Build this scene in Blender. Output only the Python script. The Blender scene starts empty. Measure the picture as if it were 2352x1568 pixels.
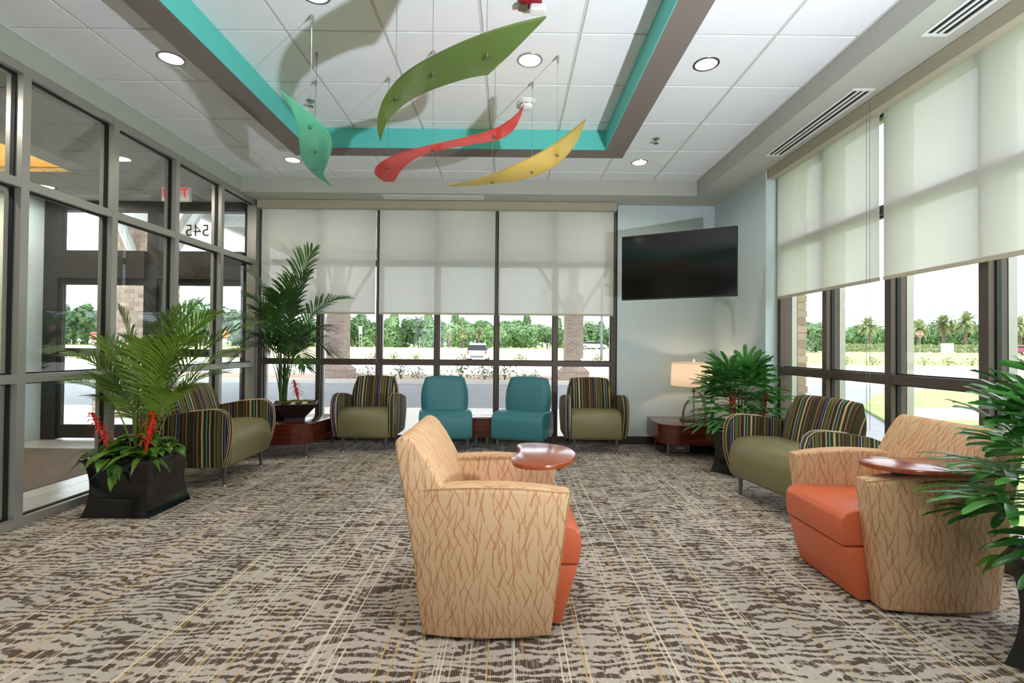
import bpy, bmesh, math, random
from mathutils import Vector, Matrix
random.seed(7)
S = bpy.context.scene
COL = S.collection
PI = math.pi

# ------------------------------------------------------------------ camera, sky, lights, exposure
cd = bpy.data.cameras.new('camera'); cam = bpy.data.objects.new('camera', cd); COL.objects.link(cam)
cd.sensor_width = 36.0; cd.lens = 1151.0 / 2352.0 * 36.0; cd.clip_start = 0.05; cd.clip_end = 600
right = Vector((0.99995901, -0.00251126, 0.00869918)); fwd = Vector((0.0023998, 0.9999152, 0.01279965)); up = Vector((-0.00873058, -0.01277825, 0.99988024))
cam.matrix_world = Matrix(((right.x, up.x, -fwd.x, 0), (right.y, up.y, -fwd.y, 0), (right.z, up.z, -fwd.z, 1.195), (0, 0, 0, 1)))
S.camera = cam

W = bpy.data.worlds.new('overcast_sky'); S.world = W; W.use_nodes = True
wt = W.node_tree; wt.nodes.clear()
wo = wt.nodes.new('ShaderNodeOutputWorld'); wb = wt.nodes.new('ShaderNodeBackground')
wc = wt.nodes.new('ShaderNodeTexCoord'); wn = wt.nodes.new('ShaderNodeTexNoise'); wr = wt.nodes.new('ShaderNodeValToRGB')
wn.inputs['Scale'].default_value = 2.2; wn.inputs['Detail'].default_value = 5
wr.color_ramp.elements[0].position = 0.3; wr.color_ramp.elements[0].color = (0.74, 0.83, 0.98, 1)
wr.color_ramp.elements[1].position = 0.6; wr.color_ramp.elements[1].color = (0.93, 0.96, 1.0, 1)
wt.links.new(wc.outputs['Generated'], wn.inputs['Vector']); wt.links.new(wn.outputs['Fac'], wr.inputs['Fac'])
wt.links.new(wr.outputs['Color'], wb.inputs['Color']); wt.links.new(wb.outputs[0], wo.inputs[0])
wb.inputs['Strength'].default_value = 3.6

def light(name, kind, loc, energy, color=(1, 1, 1), size=0.1, rot=None, **kw):
    l = bpy.data.lights.new(name, kind); l.energy = energy; l.color = color
    if kind == 'AREA':
        l.shape = 'DISK'; l.size = size
    else:
        l.shadow_soft_size = size
    for k, v in kw.items(): setattr(l, k, v)
    o = bpy.data.objects.new(name, l); COL.objects.link(o); o.location = loc
    if rot: o.rotation_euler = rot
    return o
# weak high sun behind thin cloud
light('sun', 'SUN', (0, 0, 30), 1.6, (1, 0.97, 0.9), 0, (math.radians(28), math.radians(20), 0), angle=0.6)
# the photographer's flash beside the camera, turned up at the ceiling: it casts the panel shadows seen on the tiles
fl = light('photo_flash', 'SPOT', (1.78, 0.30, 0.90), 700, (0.86, 0.92, 1.0), 0.045, None, spot_size=math.radians(140), spot_blend=1.0)
fl.rotation_euler = Vector((-0.45, 0.50, 0.74)).to_track_quat('-Z', 'Y').to_euler()

S.view_settings.view_transform = 'Standard'; S.view_settings.look = 'None'
S.view_settings.exposure = 0.0; S.view_settings.gamma = 1.0; S.view_settings.use_curve_mapping = False
try:
    S.cycles.use_denoising = True
    S.cycles.max_bounces = 8; S.cycles.diffuse_bounces = 4; S.cycles.glossy_bounces = 3
    S.cycles.use_adaptive_sampling = True; S.cycles.adaptive_threshold = 0.15; S.cycles.adaptive_min_samples = 16
    S.cycles.transmission_bounces = 6; S.cycles.transparent_max_bounces = 16
    S.cycles.sample_clamp_indirect = 6.0; S.cycles.caustics_reflective = False; S.cycles.caustics_refractive = False
except Exception:
    pass

# ------------------------------------------------------------------ helpers: objects
def setp(o, label=None, cat=None, group=None, kind=None):
    if label: o['label'] = label
    if cat: o['category'] = cat
    if group: o['group'] = group
    if kind: o['kind'] = kind
    return o
def empty(name, loc=(0, 0, 0), rz=0, label=None, cat=None, group=None, kind=None):
    o = bpy.data.objects.new(name, None); COL.objects.link(o); o.location = loc; o.rotation_euler = (0, 0, rz)
    o.empty_display_size = 0.05
    return setp(o, label, cat, group, kind)
class MB:
    """collects vertices and faces, builds one mesh object"""
    def __init__(s): s.v = []; s.f = []; s.m = []
    def add(s, vs, fs, mi=0):
        b = len(s.v); s.v += [tuple(p) for p in vs]; s.f += [tuple(i + b for i in f) for f in fs]; s.m += [mi] * len(fs); return s
    def box(s, a, b, mi=0):
        x0, y0, z0 = a; x1, y1, z1 = b
        return s.add([(x0, y0, z0), (x1, y0, z0), (x1, y1, z0), (x0, y1, z0), (x0, y0, z1), (x1, y0, z1), (x1, y1, z1), (x0, y1, z1)],
                     [(3, 2, 1, 0), (4, 5, 6, 7), (0, 1, 5, 4), (1, 2, 6, 5), (2, 3, 7, 6), (3, 0, 4, 7)], mi)
    def prism(s, poly, z0, z1, mi=0):
        n = len(poly)
        return s.add([(x, y, z0) for x, y in poly] + [(x, y, z1) for x, y in poly],
                     [tuple(range(n - 1, -1, -1)), tuple(range(n, 2 * n))] + [(i, (i + 1) % n, n + (i + 1) % n, n + i) for i in range(n)], mi)
    def rings(s, rs, cap=True, closed=True, mi=0):
        n = len(rs[0]); vs = [p for r in rs for p in r]; fs = []
        for k in range(len(rs) - 1):
            for i in range(n if closed else n - 1):
                j = (i + 1) % n; fs.append((k * n + i, k * n + j, (k + 1) * n + j, (k + 1) * n + i))
        if cap: fs += [tuple(range(n - 1, -1, -1)), tuple(range((len(rs) - 1) * n, len(rs) * n))]
        return s.add(vs, fs, mi)
    def lathe(s, prof, n=24, c=(0, 0, 0), cap=True, mi=0):
        return s.rings([[(c[0] + r * math.cos(2 * PI * i / n), c[1] + r * math.sin(2 * PI * i / n), c[2] + z) for i in range(n)] for r, z in prof], cap, mi=mi)
    def tube(s, pts, rad, n=8, mi=0):
        pts = [Vector(p) for p in pts]; rs = []
        for i, p in enumerate(pts):
            t = (pts[min(i + 1, len(pts) - 1)] - pts[max(i - 1, 0)]).normalized()
            u = t.cross(Vector((0, 0, 1)) if abs(t.z) < 0.9 else Vector((1, 0, 0))).normalized(); w = t.cross(u)
            r = rad[i] if isinstance(rad, (list, tuple)) else rad
            rs.append([tuple(p + (u * math.cos(2 * PI * k / n) + w * math.sin(2 * PI * k / n)) * r) for k in range(n)])
        return s.rings(rs, mi=mi)
    def build(s, name, mat, parent=None, smooth=None, uv=False, bevel=None, seg=2, mats=None, loc=None, rz=None):
        me = bpy.data.meshes.new(name); me.from_pydata(s.v, [], s.f)
        bm = bmesh.new(); bm.from_mesh(me)
        if mats:
            bm.faces.ensure_lookup_table()
            for i, f in enumerate(bm.faces): f.material_index = s.m[i]
        bmesh.ops.recalc_face_normals(bm, faces=bm.faces)
        if bevel:
            es = [e for e in bm.edges if e.is_manifold and e.calc_face_angle(0) > 0.35]
            bmesh.ops.bevel(bm, geom=es, offset=bevel, segments=seg, affect='EDGES', profile=0.5, clamp_overlap=True)
        if smooth is not None:
            for f in bm.faces: f.smooth = True
            for e in bm.edges:
                e.smooth = not (e.is_manifold and e.calc_face_angle(0) > smooth)
        if uv: box_uv(bm)
        bm.to_mesh(me); bm.free()
        for m in (mats or [mat]): me.materials.append(m)
        o = bpy.data.objects.new(name, me); COL.objects.link(o)
        if parent: o.parent = parent
        if loc is not None: o.location = loc
        if rz is not None: o.rotation_euler = (0, 0, rz)
        return o
def box_uv(bm):
    """metres on the cloth: u across, v up"""
    l = bm.loops.layers.uv.new('UVMap'); bm.normal_update()
    for f in bm.faces:
        n = f.normal
        ax, ay, az = abs(n.x), abs(n.y), abs(n.z)
        for lp in f.loops:
            p = lp.vert.co
            if ax > ay and ax > 0.62: lp[l].uv = (p.y, p.z)
            else: lp[l].uv = (p.x, p.z - p.y if az > ay else p.z)
def mesh_copy(o, parent=None, loc=None, rot=None, scale=None):
    c = o.copy(); COL.objects.link(c)
    if parent is not None: c.parent = parent
    if loc is not None: c.location = loc
    if rot is not None: c.rotation_euler = rot
    if scale is not None: c.scale = scale
    return c
def copy_tree(o, loc, rz, label=None, parent=None):
    c = o.copy(); COL.objects.link(c)
    c.parent = parent
    if parent is None:
        c.location = loc; c.rotation_euler = (0, 0, rz)
        if label: c['label'] = label
    for ch in list(o.children): copy_tree(ch, None, None, None, c)
    return c
def spline(pts, n=8, closed=False):
    """Catmull-Rom through 2D/3D points"""
    P = [Vector(p) for p in pts]; out = []; m = len(P)
    for i in range(m if closed else m - 1):
        p0, p1, p2, p3 = (P[(i - 1) % m], P[i], P[(i + 1) % m], P[(i + 2) % m]) if closed else (P[max(i - 1, 0)], P[i], P[i + 1], P[min(i + 2, m - 1)])
        for k in range(n):
            t = k / n
            out.append(0.5 * ((2 * p1) + (p2 - p0) * t + (2 * p0 - 5 * p1 + 4 * p2 - p3) * t * t + (3 * p1 - p0 - 3 * p2 + p3) * t ** 3))
    if not closed: out.append(P[-1])
    return out
def bez(a, b, c, t): return a * (1 - t) ** 2 + b * 2 * t * (1 - t) + c * t * t
def rrect(x0, y0, x1, y1, r, n=6):
    out = []
    for cx, cy, a in ((x1 - r, y0 + r, -PI / 2), (x1 - r, y1 - r, 0), (x0 + r, y1 - r, PI / 2), (x0 + r, y0 + r, PI)):
        out += [(cx + r * math.cos(a + PI / 2 * k / n), cy + r * math.sin(a + PI / 2 * k / n)) for k in range(n + 1)]
    return out

# ------------------------------------------------------------------ helpers: node materials
def hexc(h):
    h = h.lstrip('#'); o = []
    for i in (0, 2, 4):
        c = int(h[i:i + 2], 16) / 255; o.append(c / 12.92 if c <= 0.04045 else ((c + 0.055) / 1.055) ** 2.4)
    return (o[0], o[1], o[2], 1)
class G:
    """tiny node-graph writer"""
    def __init__(s, name):
        s.mat = bpy.data.materials.new(name); s.mat.use_nodes = True; s.t = s.mat.node_tree; s.t.nodes.clear()
        s.out = s.t.nodes.new('ShaderNodeOutputMaterial'); s.cache = {}
    def node(s, typ, **kw):
        n = s.t.nodes.new(typ)
        for k, v in kw.items():
            if k in n.inputs or isinstance(k, int): pass
            else: setattr(n, k, v)
        return n
    def put(s, sock, v):
        if isinstance(v, E): s.t.links.new(v.s, sock)
        elif isinstance(v, bpy.types.NodeSocket): s.t.links.new(v, sock)
        elif isinstance(v, tuple) and len(v) == 3 and sock.type == 'RGBA': sock.default_value = (*v, 1)
        else: sock.default_value = v
    def math(s, op, a, b=None, c=None):
        n = s.t.nodes.new('ShaderNodeMath'); n.operation = op
        for i, v in enumerate((a, b, c)):
            if v is not None: s.put(n.inputs[i], v)
        return E(s, n.outputs[0])
    def xyz(s, which='Object'):
        if which not in s.cache:
            tc = s.t.nodes.new('ShaderNodeTexCoord'); sp = s.t.nodes.new('ShaderNodeSeparateXYZ')
            s.t.links.new(tc.outputs[which], sp.inputs[0]); s.cache[which] = [E(s, k) for k in sp.outputs] + [tc.outputs[which]]
        return s.cache[which]
    def vec(s, x=0.0, y=0.0, z=0.0):
        n = s.t.nodes.new('ShaderNodeCombineXYZ')
        for i, v in enumerate((x, y, z)): s.put(n.inputs[i], v)
        return n.outputs[0]
    def noise(s, vec, scale=1.0, detail=2.0, rough=0.5, dist=0.0):
        n = s.t.nodes.new('ShaderNodeTexNoise'); s.put(n.inputs['Vector'], vec); n.inputs['Scale'].default_value = scale
        n.inputs['Detail'].default_value = detail; n.inputs['Roughness'].default_value = rough; n.inputs['Distortion'].default_value = dist
        return E(s, n.outputs['Fac'])
    def white(s, vec):
        n = s.t.nodes.new('ShaderNodeTexWhiteNoise'); n.noise_dimensions = '3D'; s.put(n.inputs['Vector'], vec)
        return E(s, n.outputs['Value'])
    def ramp(s, fac, stops, interp='LINEAR'):
        n = s.t.nodes.new('ShaderNodeValToRGB'); s.put(n.inputs[0], fac); cr = n.color_ramp; cr.interpolation = interp
        while len(cr.elements) < len(stops): cr.elements.new(0.5)
        for e, (p, c) in zip(cr.elements, stops):
            e.position = p; e.color = c
        return E(s, n.outputs[0])
    def mix(s, f, a, b, blend='MIX'):
        n = s.t.nodes.new('ShaderNodeMix'); n.data_type = 'RGBA'; n.blend_type = blend
        s.put(n.inputs[0], f); s.put(n.inputs[6], a); s.put(n.inputs[7], b)
        return E(s, n.outputs[2])
    def bump(s, h, strength=0.3, dist=0.01):
        n = s.t.nodes.new('ShaderNodeBump'); s.put(n.inputs['Height'], h); n.inputs['Strength'].default_value = strength; n.inputs['Distance'].default_value = dist
        return n.outputs[0]
    def bsdf(s, col, rough=0.5, metal=0.0, normal=None, spec=0.5, **kw):
        n = s.t.nodes.new('ShaderNodeBsdfPrincipled'); s.put(n.inputs['Base Color'], col); s.put(n.inputs['Roughness'], rough)
        n.inputs['Metallic'].default_value = metal; n.inputs['Specular IOR Level'].default_value = spec
        if normal is not None: s.t.links.new(normal, n.inputs['Normal'])
        for k, v in kw.items(): s.put(n.inputs[k.replace('_', ' ')], v)
        return n.outputs[0]
    def shader(s, typ, **kw):
        n = s.t.nodes.new(typ)
        for k, v in kw.items(): s.put(n.inputs[k], v)
        return n.outputs[0]
    def mixs(s, f, a, b):
        n = s.t.nodes.new('ShaderNodeMixShader'); s.put(n.inputs[0], f); s.t.links.new(a, n.inputs[1]); s.t.links.new(b, n.inputs[2]); return n.outputs[0]
    def done(s, sh): s.t.links.new(sh, s.out.inputs[0]); return s.mat
class E:
    def __init__(s, g, sock): s.g = g; s.s = sock
    def __add__(s, o): return s.g.math('ADD', s, o)
    def __radd__(s, o): return s.g.math('ADD', s, o)
    def __sub__(s, o): return s.g.math('SUBTRACT', s, o)
    def __rsub__(s, o): return s.g.math('SUBTRACT', o, s)
    def __mul__(s, o): return s.g.math('MULTIPLY', s, o)
    def __rmul__(s, o): return s.g.math('MULTIPLY', s, o)
    def __truediv__(s, o): return s.g.math('DIVIDE', s, o)
    def __gt__(s, o): return s.g.math('GREATER_THAN', s, o)
    def __lt__(s, o): return s.g.math('LESS_THAN', s, o)
    def fl(s): return s.g.math('FLOOR', s)
    def fr(s): return s.g.math('FRACT', s)
    def ab(s): return s.g.math('ABSOLUTE', s)
    def sin(s): return s.g.math('SINE', s)
    def mx(s, o): return s.g.math('MAXIMUM', s, o)
    def mn(s, o): return s.g.math('MINIMUM', s, o)
def plain(name, col, rough=0.5, metal=0.0, var=0.06, scale=9.0, bump=0.0, bscale=120.0, spec=0.5, **kw):
    """one colour with a slight procedural mottling"""
    g = G(name); c = hexc(col) if isinstance(col, str) else col
    o = g.xyz()[3]; n = g.noise(o, scale, 3.0)
    d = tuple(x * (1 - var) for x in c[:3]); l = tuple(min(1, x * (1 + var)) for x in c[:3])
    nm = g.bump(g.noise(o, bscale, 2.0), bump, 0.002) if bump else None
    return g.done(g.bsdf(g.ramp(n, [(0.3, (*d, 1)), (0.7, (*l, 1))]), rough, metal, nm, spec, **kw))
M = {}
M['tile'] = plain('ceiling_tile_white', '#eef0f5', 0.9, var=0.012, scale=3, bump=0.25, bscale=260)
M['tbar'] = plain('ceiling_grid_paint', '#cfcfcc', 0.5, var=0.02)
M['soffit'] = plain('greige_paint', '#b9bab0', 0.7, var=0.015)
M['header'] = plain('header_paint', '#adb1a6', 0.65, var=0.015)
M['bluewall'] = plain('pale_blue_paint', '#cddbdc', 0.75, var=0.012)
M['cream'] = plain('cream_paint', '#d8d7c8', 0.75, var=0.012)
M['white'] = plain('white_paint', '#e8e8e6', 0.5, var=0.015)
M['brown_paint'] = plain('taupe_paint', '#7b706b', 0.6, var=0.015)
M['teal_paint'] = plain('teal_paint', '#5cc3ba', 0.6, var=0.015)
M['alu'] = plain('grey_anodised_frame', '#a4a39a', 0.38, 0.45, var=0.02)
M['gasket'] = plain('black_gasket', '#0c0c0d', 0.6)
M['bronze'] = plain('dark_bronze_frame', '#54483f', 0.45, 0.25, var=0.03)
M['doorframe'] = plain('charcoal_door_frame', '#2f2d2d', 0.45, 0.2, var=0.03)
M['baseboard'] = plain('dark_vinyl_base', '#3b342c', 0.5)
M['valance'] = plain('beige_fascia', '#b4ad97', 0.55, var=0.015)
M['chrome'] = plain('brushed_steel', '#b9b9b6', 0.25, 1.0, var=0.02)
M['leg'] = plain('grey_metal_leg', '#6f7276', 0.35, 0.7, var=0.03)
M['black'] = plain('black_plastic', '#141414', 0.4)
M['darkgrey'] = plain('dark_slot', '#1c1d1f', 0.7)
M['cherry'] = None
g = G('cherry_veneer'); x, y, z, o = g.xyz()
gr = g.noise(g.vec(x * 2.5, y * 30.0, z * 30.0), 1.0, 4.0, 0.6)
M['cherry'] = g.done(g.bsdf(g.ramp(gr, [(0.3, hexc('#3d1710')), (0.55, hexc('#5c2416')), (0.75, hexc('#70301d'))]), 0.16, 0.0, None, 0.5, Coat_Weight=0.35, Coat_Roughness=0.05))
g = G('tablet_laminate'); x, y, z, o = g.xyz()
gr = g.noise(g.vec(x * 3.0, y * 26.0, 0.0), 1.0, 4.0, 0.6)
M['tablet'] = g.done(g.bsdf(g.ramp(gr, [(0.3, hexc('#7a3418')), (0.7, hexc('#a04d26'))]), 0.22, 0.0, None, 0.5, Coat_Weight=0.4, Coat_Roughness=0.12))
M['olive'] = plain('olive_vinyl', '#7b7450', 0.42, var=0.03, scale=5, bump=0.12, bscale=380)
M['teal'] = plain('teal_vinyl', '#37777f', 0.45, var=0.03, scale=5, bump=0.12, bscale=380)
M['orange'] = plain('orange_vinyl', '#c8623c', 0.42, var=0.03, scale=5, bump=0.12, bscale=380)
M['pot'] = plain('glossy_black_ceramic', '#0c0a0b', 0.12, var=0.08, Coat_Weight=0.4, Coat_Roughness=0.06)
M['bowl'] = plain('dark_brown_ceramic', '#2c2022', 0.32, var=0.1)
M['soil'] = plain('dark_gravel', '#3d3834', 0.9, var=0.45, scale=70, bump=0.8, bscale=90)
M['screen'] = plain('tv_screen_black', '#0a0908', 0.10, var=0.02)
M['lampmetal'] = plain('antique_bronze', '#7c7466', 0.35, 0.8, var=0.05)
M['cable'] = plain('steel_cable', '#8d8d8b', 0.35, 0.9)
M['red_alarm'] = plain('alarm_red', '#8e1020', 0.35)
M['clear'] = plain('clear_lens', '#e2e2e6', 0.08, spec=0.8)
M['white_plastic'] = plain('white_plastic', '#ececea', 0.4, var=0.01)

# clear glass: sees through, with a Fresnel mirror on top
def glass(name, tint=(0.97, 0.98, 0.985), k=0.9):
    g = G(name); lw = g.t.nodes.new('ShaderNodeLayerWeight'); lw.inputs[0].default_value = 0.5
    n = g.noise(g.xyz()[3], 0.7, 1.0)
    tr = g.shader('ShaderNodeBsdfTransparent', Color=(*tint, 1)); gl = g.shader('ShaderNodeBsdfGlossy', Color=(0.92, 0.95, 0.95, 1), Roughness=0.0)
    f = g.math('POWER', E(g, lw.outputs['Facing']), 4.0) * 0.5 * k + n * 0.004 + 0.02
    return g.done(g.mixs(f, tr, gl))
M['glass'] = glass('window_glass')
M['glass_door'] = glass('entrance_glass', (0.93, 0.96, 0.95))

# roller-blind screen cloth: diffuses daylight, a little of the view comes through the weave
g = G('roller_blind_cloth'); x, y, z, o = g.xyz()
wv = (g.noise(g.vec(x * 3.0, y * 3.0, z * 260.0), 1.0, 2.0) - 0.5) * 0.05 + (g.noise(o, 1.3, 2.0) - 0.5) * 0.06
cl = g.mix(wv + 0.5, hexc('#e0e0d8'), hexc('#e9e9e2'))
df = g.shader('ShaderNodeBsdfDiffuse', Color=cl); tl = g.shader('ShaderNodeBsdfTranslucent', Color=cl)
tp = g.shader('ShaderNodeBsdfTransparent', Color=(0.95, 0.95, 0.93, 1))
M['blind'] = g.done(g.mixs(0.22, g.mixs(0.46, df, tl), tp))

# carpet: beige loop pile, wavy dark-brown grain, fine ribs and thin cream, ochre and blue threads along the room
g = G('patterned_carpet'); x, y, z, o = g.xyz()
wob = g.noise(g.vec(x * 2.3, y * 3.4, 0.0), 1.0, 2.0, 0.5) * 0.27 + g.noise(g.vec(x * 8.0, y * 12.0, 3.0), 1.0, 1.0) * 0.02
wave = ((y + wob) * (2 * PI / 0.044)).sin()
th = (g.noise(g.vec(x * 5.0, y * 9.0, 7.0), 1.0, 2.0, 0.6) - 0.5) * 5.0
dash = (g.noise(g.vec(x * 26.0, y * 42.0, 2.0), 1.0, 2.0) - 0.5) * 6.4
dark = g.math('SMOOTH_MIN', 1.0, g.math('SMOOTH_MAX', (wave * 0.85 + th + dash + 0.05) * 2.4, 0.0, 0.05), 0.05)
rib = (x * (2 * PI / 0.0068)).sin()
ribm = g.math('MULTIPLY_ADD', rib, 0.5, 0.5)
cell = (x / 0.0068).fl()
r1 = g.white(g.vec(cell, (y * 0.7 + g.white(g.vec(cell, 3.0, 1.0)) * 9.0).fl(), 0.0)); r2 = g.white(g.vec(cell, 5.0, 9.0))
r3 = g.white(g.vec(cell, (y * 9.0 + g.white(g.vec(cell, 1.0, 1.0)) * 5.0).fl(), 2.0))
tuft = g.noise(g.vec(x * 210.0, y * 120.0, 0.0), 1.0, 1.0)
base = g.mix(tuft, hexc('#ada093'), hexc('#dcd4c9'))
base = g.mix(ribm * 0.42, base, hexc('#5d5249'))
dk = g.mix(1.0 - ribm, hexc('#281d19'), hexc('#776659'))
dk = g.mix((r3 > 0.72) * 0.55, dk, hexc('#93857a'))
colr = g.mix(dark, base, dk)
thread = g.ramp(r2, [(0.0, hexc('#dcd0b6')), (0.50, hexc('#c79f58')), (0.70, hexc('#a3acae')), (0.80, hexc('#dcd0b6'))], 'CONSTANT')
line = r1 > 0.885
colr = g.mix(line * (0.40 + r2 * 0.5), colr, thread)
h = tuft * 0.6 + ribm * 0.5 - dark * 0.2
M['carpet'] = g.done(g.bsdf(colr, 0.95, 0.0, g.bump(h, 0.5, 0.004), 0.15))

# striped upholstery
STR = [('#3d3a24', 2.0), ('#b9a679', 0.5), ('#3d3a24', 1.0), ('#8f4a2a', 1.0), ('#2c2a20', 1.2), ('#5a5f9c', 0.9), ('#2c2a20', 0.8), ('#e8e2cf', 0.45), ('#3d3a24', 0.9),
       ('#9a9a45', 0.35), ('#3d3a24', 0.5), ('#9a9a45', 0.35), ('#4b4526', 1.3), ('#c9b98f', 0.4), ('#33281c', 1.6), ('#b3a284', 1.1), ('#2c2a20', 0.9), ('#69a59a', 0.8),
       ('#33301f', 1.2), ('#d0b054', 1.0), ('#e8e2cf', 0.5), ('#5b3a22', 1.2), ('#2c2a20', 0.7), ('#8b8464', 0.9), ('#3d3a24', 1.4), ('#a5512c', 0.5), ('#2c2a20', 0.8)]
tot = sum(w for _, w in STR); acc = 0; stops = []
STR = [(cx, w * (1.7 if int(cx[1:3], 16) < 0x52 else 0.95)) for cx, w in STR]; tot = sum(w for _, w in STR)
for cx, w in STR: stops.append((acc / tot, hexc(cx))); acc += w
g = G('striped_upholstery'); u, v, w, o = g.xyz('UV')
fz = g.noise(g.vec(u * 500.0, v * 500.0, 0.0), 1.0, 2.0)
sc = g.ramp((u / 0.37 + 0.13 + (fz - 0.5) * 0.003).fr(), stops, 'CONSTANT')
M['stripe'] = g.done(g.bsdf(g.mix(fz * 0.25, sc, hexc('#4a4432')), 0.8, 0.0, g.bump(fz, 0.15, 0.001), 0.2))
M['piping'] = plain('cream_piping', '#cdb98d', 0.75, var=0.08, scale=40)

# beige upholstery printed with rust-brown budding willow twigs
g = G('willow_twig_upholstery'); u, v, w, o = g.xyz('UV')
def twigs(su, slant, amp, bud, per, dens, seed, wid, seg):
    q = u + v * slant + (g.noise(g.vec(u * 3.5, v * 6.0, seed), 1.0, 1.0) - 0.5) * amp
    c = (q / su).fl(); f = ((q / su).fr() - 0.5) * su
    a = f.ab()
    k0 = g.white(g.vec(c, seed, 2.0))
    sv = v / seg + k0 * 7.0
    on = g.white(g.vec(c, sv.fl(), seed)) > (1 - dens)
    tp = (1.0 - sv.fr()) * 1.3
    stem = a < tp.mn(1.0) * wid
    side = (f > 0.0) * 0.5
    t = ((v - a * 1.7) / per + side + k0).fr() - 0.5
    leaf = (t.ab() < (0.27 - a / bud * 0.25)) * (a < tp.mn(1.0) * bud)
    return on * stem.mx(leaf)
m = twigs(0.026, 0.03, 0.05, 0.0056, 0.0105, 0.66, 1.0, 0.0008, 0.12).mx(twigs(0.034, 0.42, 0.06, 0.0056, 0.0105, 0.58, 4.0, 0.0009, 0.11)).mx(twigs(0.036, -0.42, 0.06, 0.0056, 0.0105, 0.56, 6.0, 0.0009, 0.11)).mx(twigs(0.11, 0.25, 0.10, 0.0022, 0.05, 0.8, 9.0, 0.0016, 0.30)).mx(twigs(0.13, -0.3, 0.10, 0.0022, 0.05, 0.8, 12.0, 0.0014, 0.25))
wv = g.noise(g.vec(u * 60.0, v * 700.0, 0.0), 1.0, 1.0) * 0.5 + g.noise(g.vec(u * 700.0, v * 60.0, 0.0), 1.0, 1.0) * 0.5
bs = g.mix(wv, hexc('#bb966e'), hexc('#d6b792'))
tw = g.mix(g.noise(g.vec(u, v, 0.0), 9.0, 1.0), hexc('#8a4a2b'), hexc('#b3603c'))
M['willow'] = g.done(g.bsdf(g.mix(m * 0.8, bs, tw), 0.85, 0.0, g.bump(wv, 0.2, 0.001), 0.2))
M['willow_seam'] = plain('beige_seam', '#b08a5c', 0.8)

# foliage
def foliage(name, c1, c2, rough=0.38, scale=6.0, tl=0.3):
    g = G(name); oi = g.t.nodes.new('ShaderNodeObjectInfo'); n = g.noise(g.xyz()[3], scale, 2.0) * 0.7 + E(g, oi.outputs['Random']) * 0.3
    c = g.ramp(n, [(0.25, hexc(c1)), (0.75, hexc(c2))])
    return g.done(g.mixs(tl, g.bsdf(c, rough, 0.0, None, 0.4), g.shader('ShaderNodeBsdfTranslucent', Color=c)))
M['palm_leaf'] = foliage('palm_frond_green', '#2f5416', '#88a83c', 0.4, 3.0)
M['palm_leaf_dark'] = foliage('dark_palm_frond', '#1c3a1c', '#56803a', 0.38, 3.0)
M['rhapis'] = foliage('lady_palm_green', '#1a4a1c', '#5a9a48', 0.25, 4.0, 0.2)
M['pothos'] = foliage('pothos_green', '#1e4a16', '#74a53a', 0.3, 14.0)
M['strap'] = foliage('bromeliad_green', '#234a1c', '#6b8f3a', 0.32, 4.0)
M['red_spike'] = plain('bromeliad_red', '#d5301f', 0.4, var=0.25, scale=25)
M['stem'] = plain('palm_stem', '#5d6b2c', 0.5, var=0.2)
M['succulent'] = foliage('succulent_green', '#6d7f32', '#b9b65a', 0.45, 20.0)
M['tree1'] = foliage('tree_green', '#4a6a40', '#8aa878', 0.8, 0.5, 0.25)
M['tree2'] = foliage('pine_green', '#557a48', '#9cba84', 0.8, 0.45, 0.25)
M['tree3'] = foliage('sabal_green', '#667a4c', '#a8ac78', 0.8, 0.7, 0.25)
M['trunk'] = plain('bark', '#6a5848', 0.9, var=0.2)
M['shrub'] = foliage('shrub_green', '#34502a', '#7a8f52', 0.7, 5.0)

# ================================================================== THE ROOM
def struct(name, mb, mat, parent=None, **kw):
    o = mb.build(name, mat, parent, **kw)
    if parent is None: o['kind'] = 'structure'
    return o
XL, XR, YB, ZC, ZS = -3.19, 2.68, 6.30, 3.18, 3.005
struct('floor', MB().box((XL - 0.02, -2.6, -0.1), (XR + 0.14, YB + 0.1, 0.0)), M['carpet'])

# ceiling: slab, one object for each lay-in tile, the exposed grid between them
ceil = struct('ceiling', MB().box((XL - 0.05, -2.6, 3.2), (2.9, 6.4, 3.3)), M['tbar'])
gx = [XL] + [-2.671 + 0.618 * i for i in range(8)] + [2.18]
gy = [-2.6] + [3.135 + 0.6193 * j for j in range(-9, 5)] + [5.88]
tm = MB().box((-0.5, -0.5, 0), (0.5, 0.5, 1)).build('ceiling_tile', M['tile'], ceil)
first = True
for i in range(len(gx) - 1):
    for j in range(len(gy) - 1):
        sx, sy = gx[i + 1] - gx[i] - 0.022, gy[j + 1] - gy[j] - 0.022
        t = tm if first else mesh_copy(tm, ceil); first = False
        t.location = ((gx[i] + gx[i + 1]) / 2, (gy[j] + gy[j + 1]) / 2, ZC); t.scale = (sx, sy, 0.02)
for gxx in gx[1:-1]: MB().box((gxx - 0.012, -2.6, ZC + 0.004), (gxx + 0.012, 5.88, 3.2)).build('grid_bar', M['tbar'], ceil)
for gyy in gy[1:-1]: MB().box((XL, gyy - 0.012, ZC + 0.005), (2.18, gyy + 0.012, 3.2)).build('grid_bar', M['tbar'], ceil)
for a, b in (((XL, -2.6), (XL + 0.012, 5.88)), ((2.168, -2.6), (2.18, 5.88)), ((XL, 5.868), (2.18, 5.88))):
    MB().box((a[0], a[1], ZC - 0.004), (b[0], b[1], 3.2)).build('wall_angle', M['tbar'], ceil)

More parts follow.
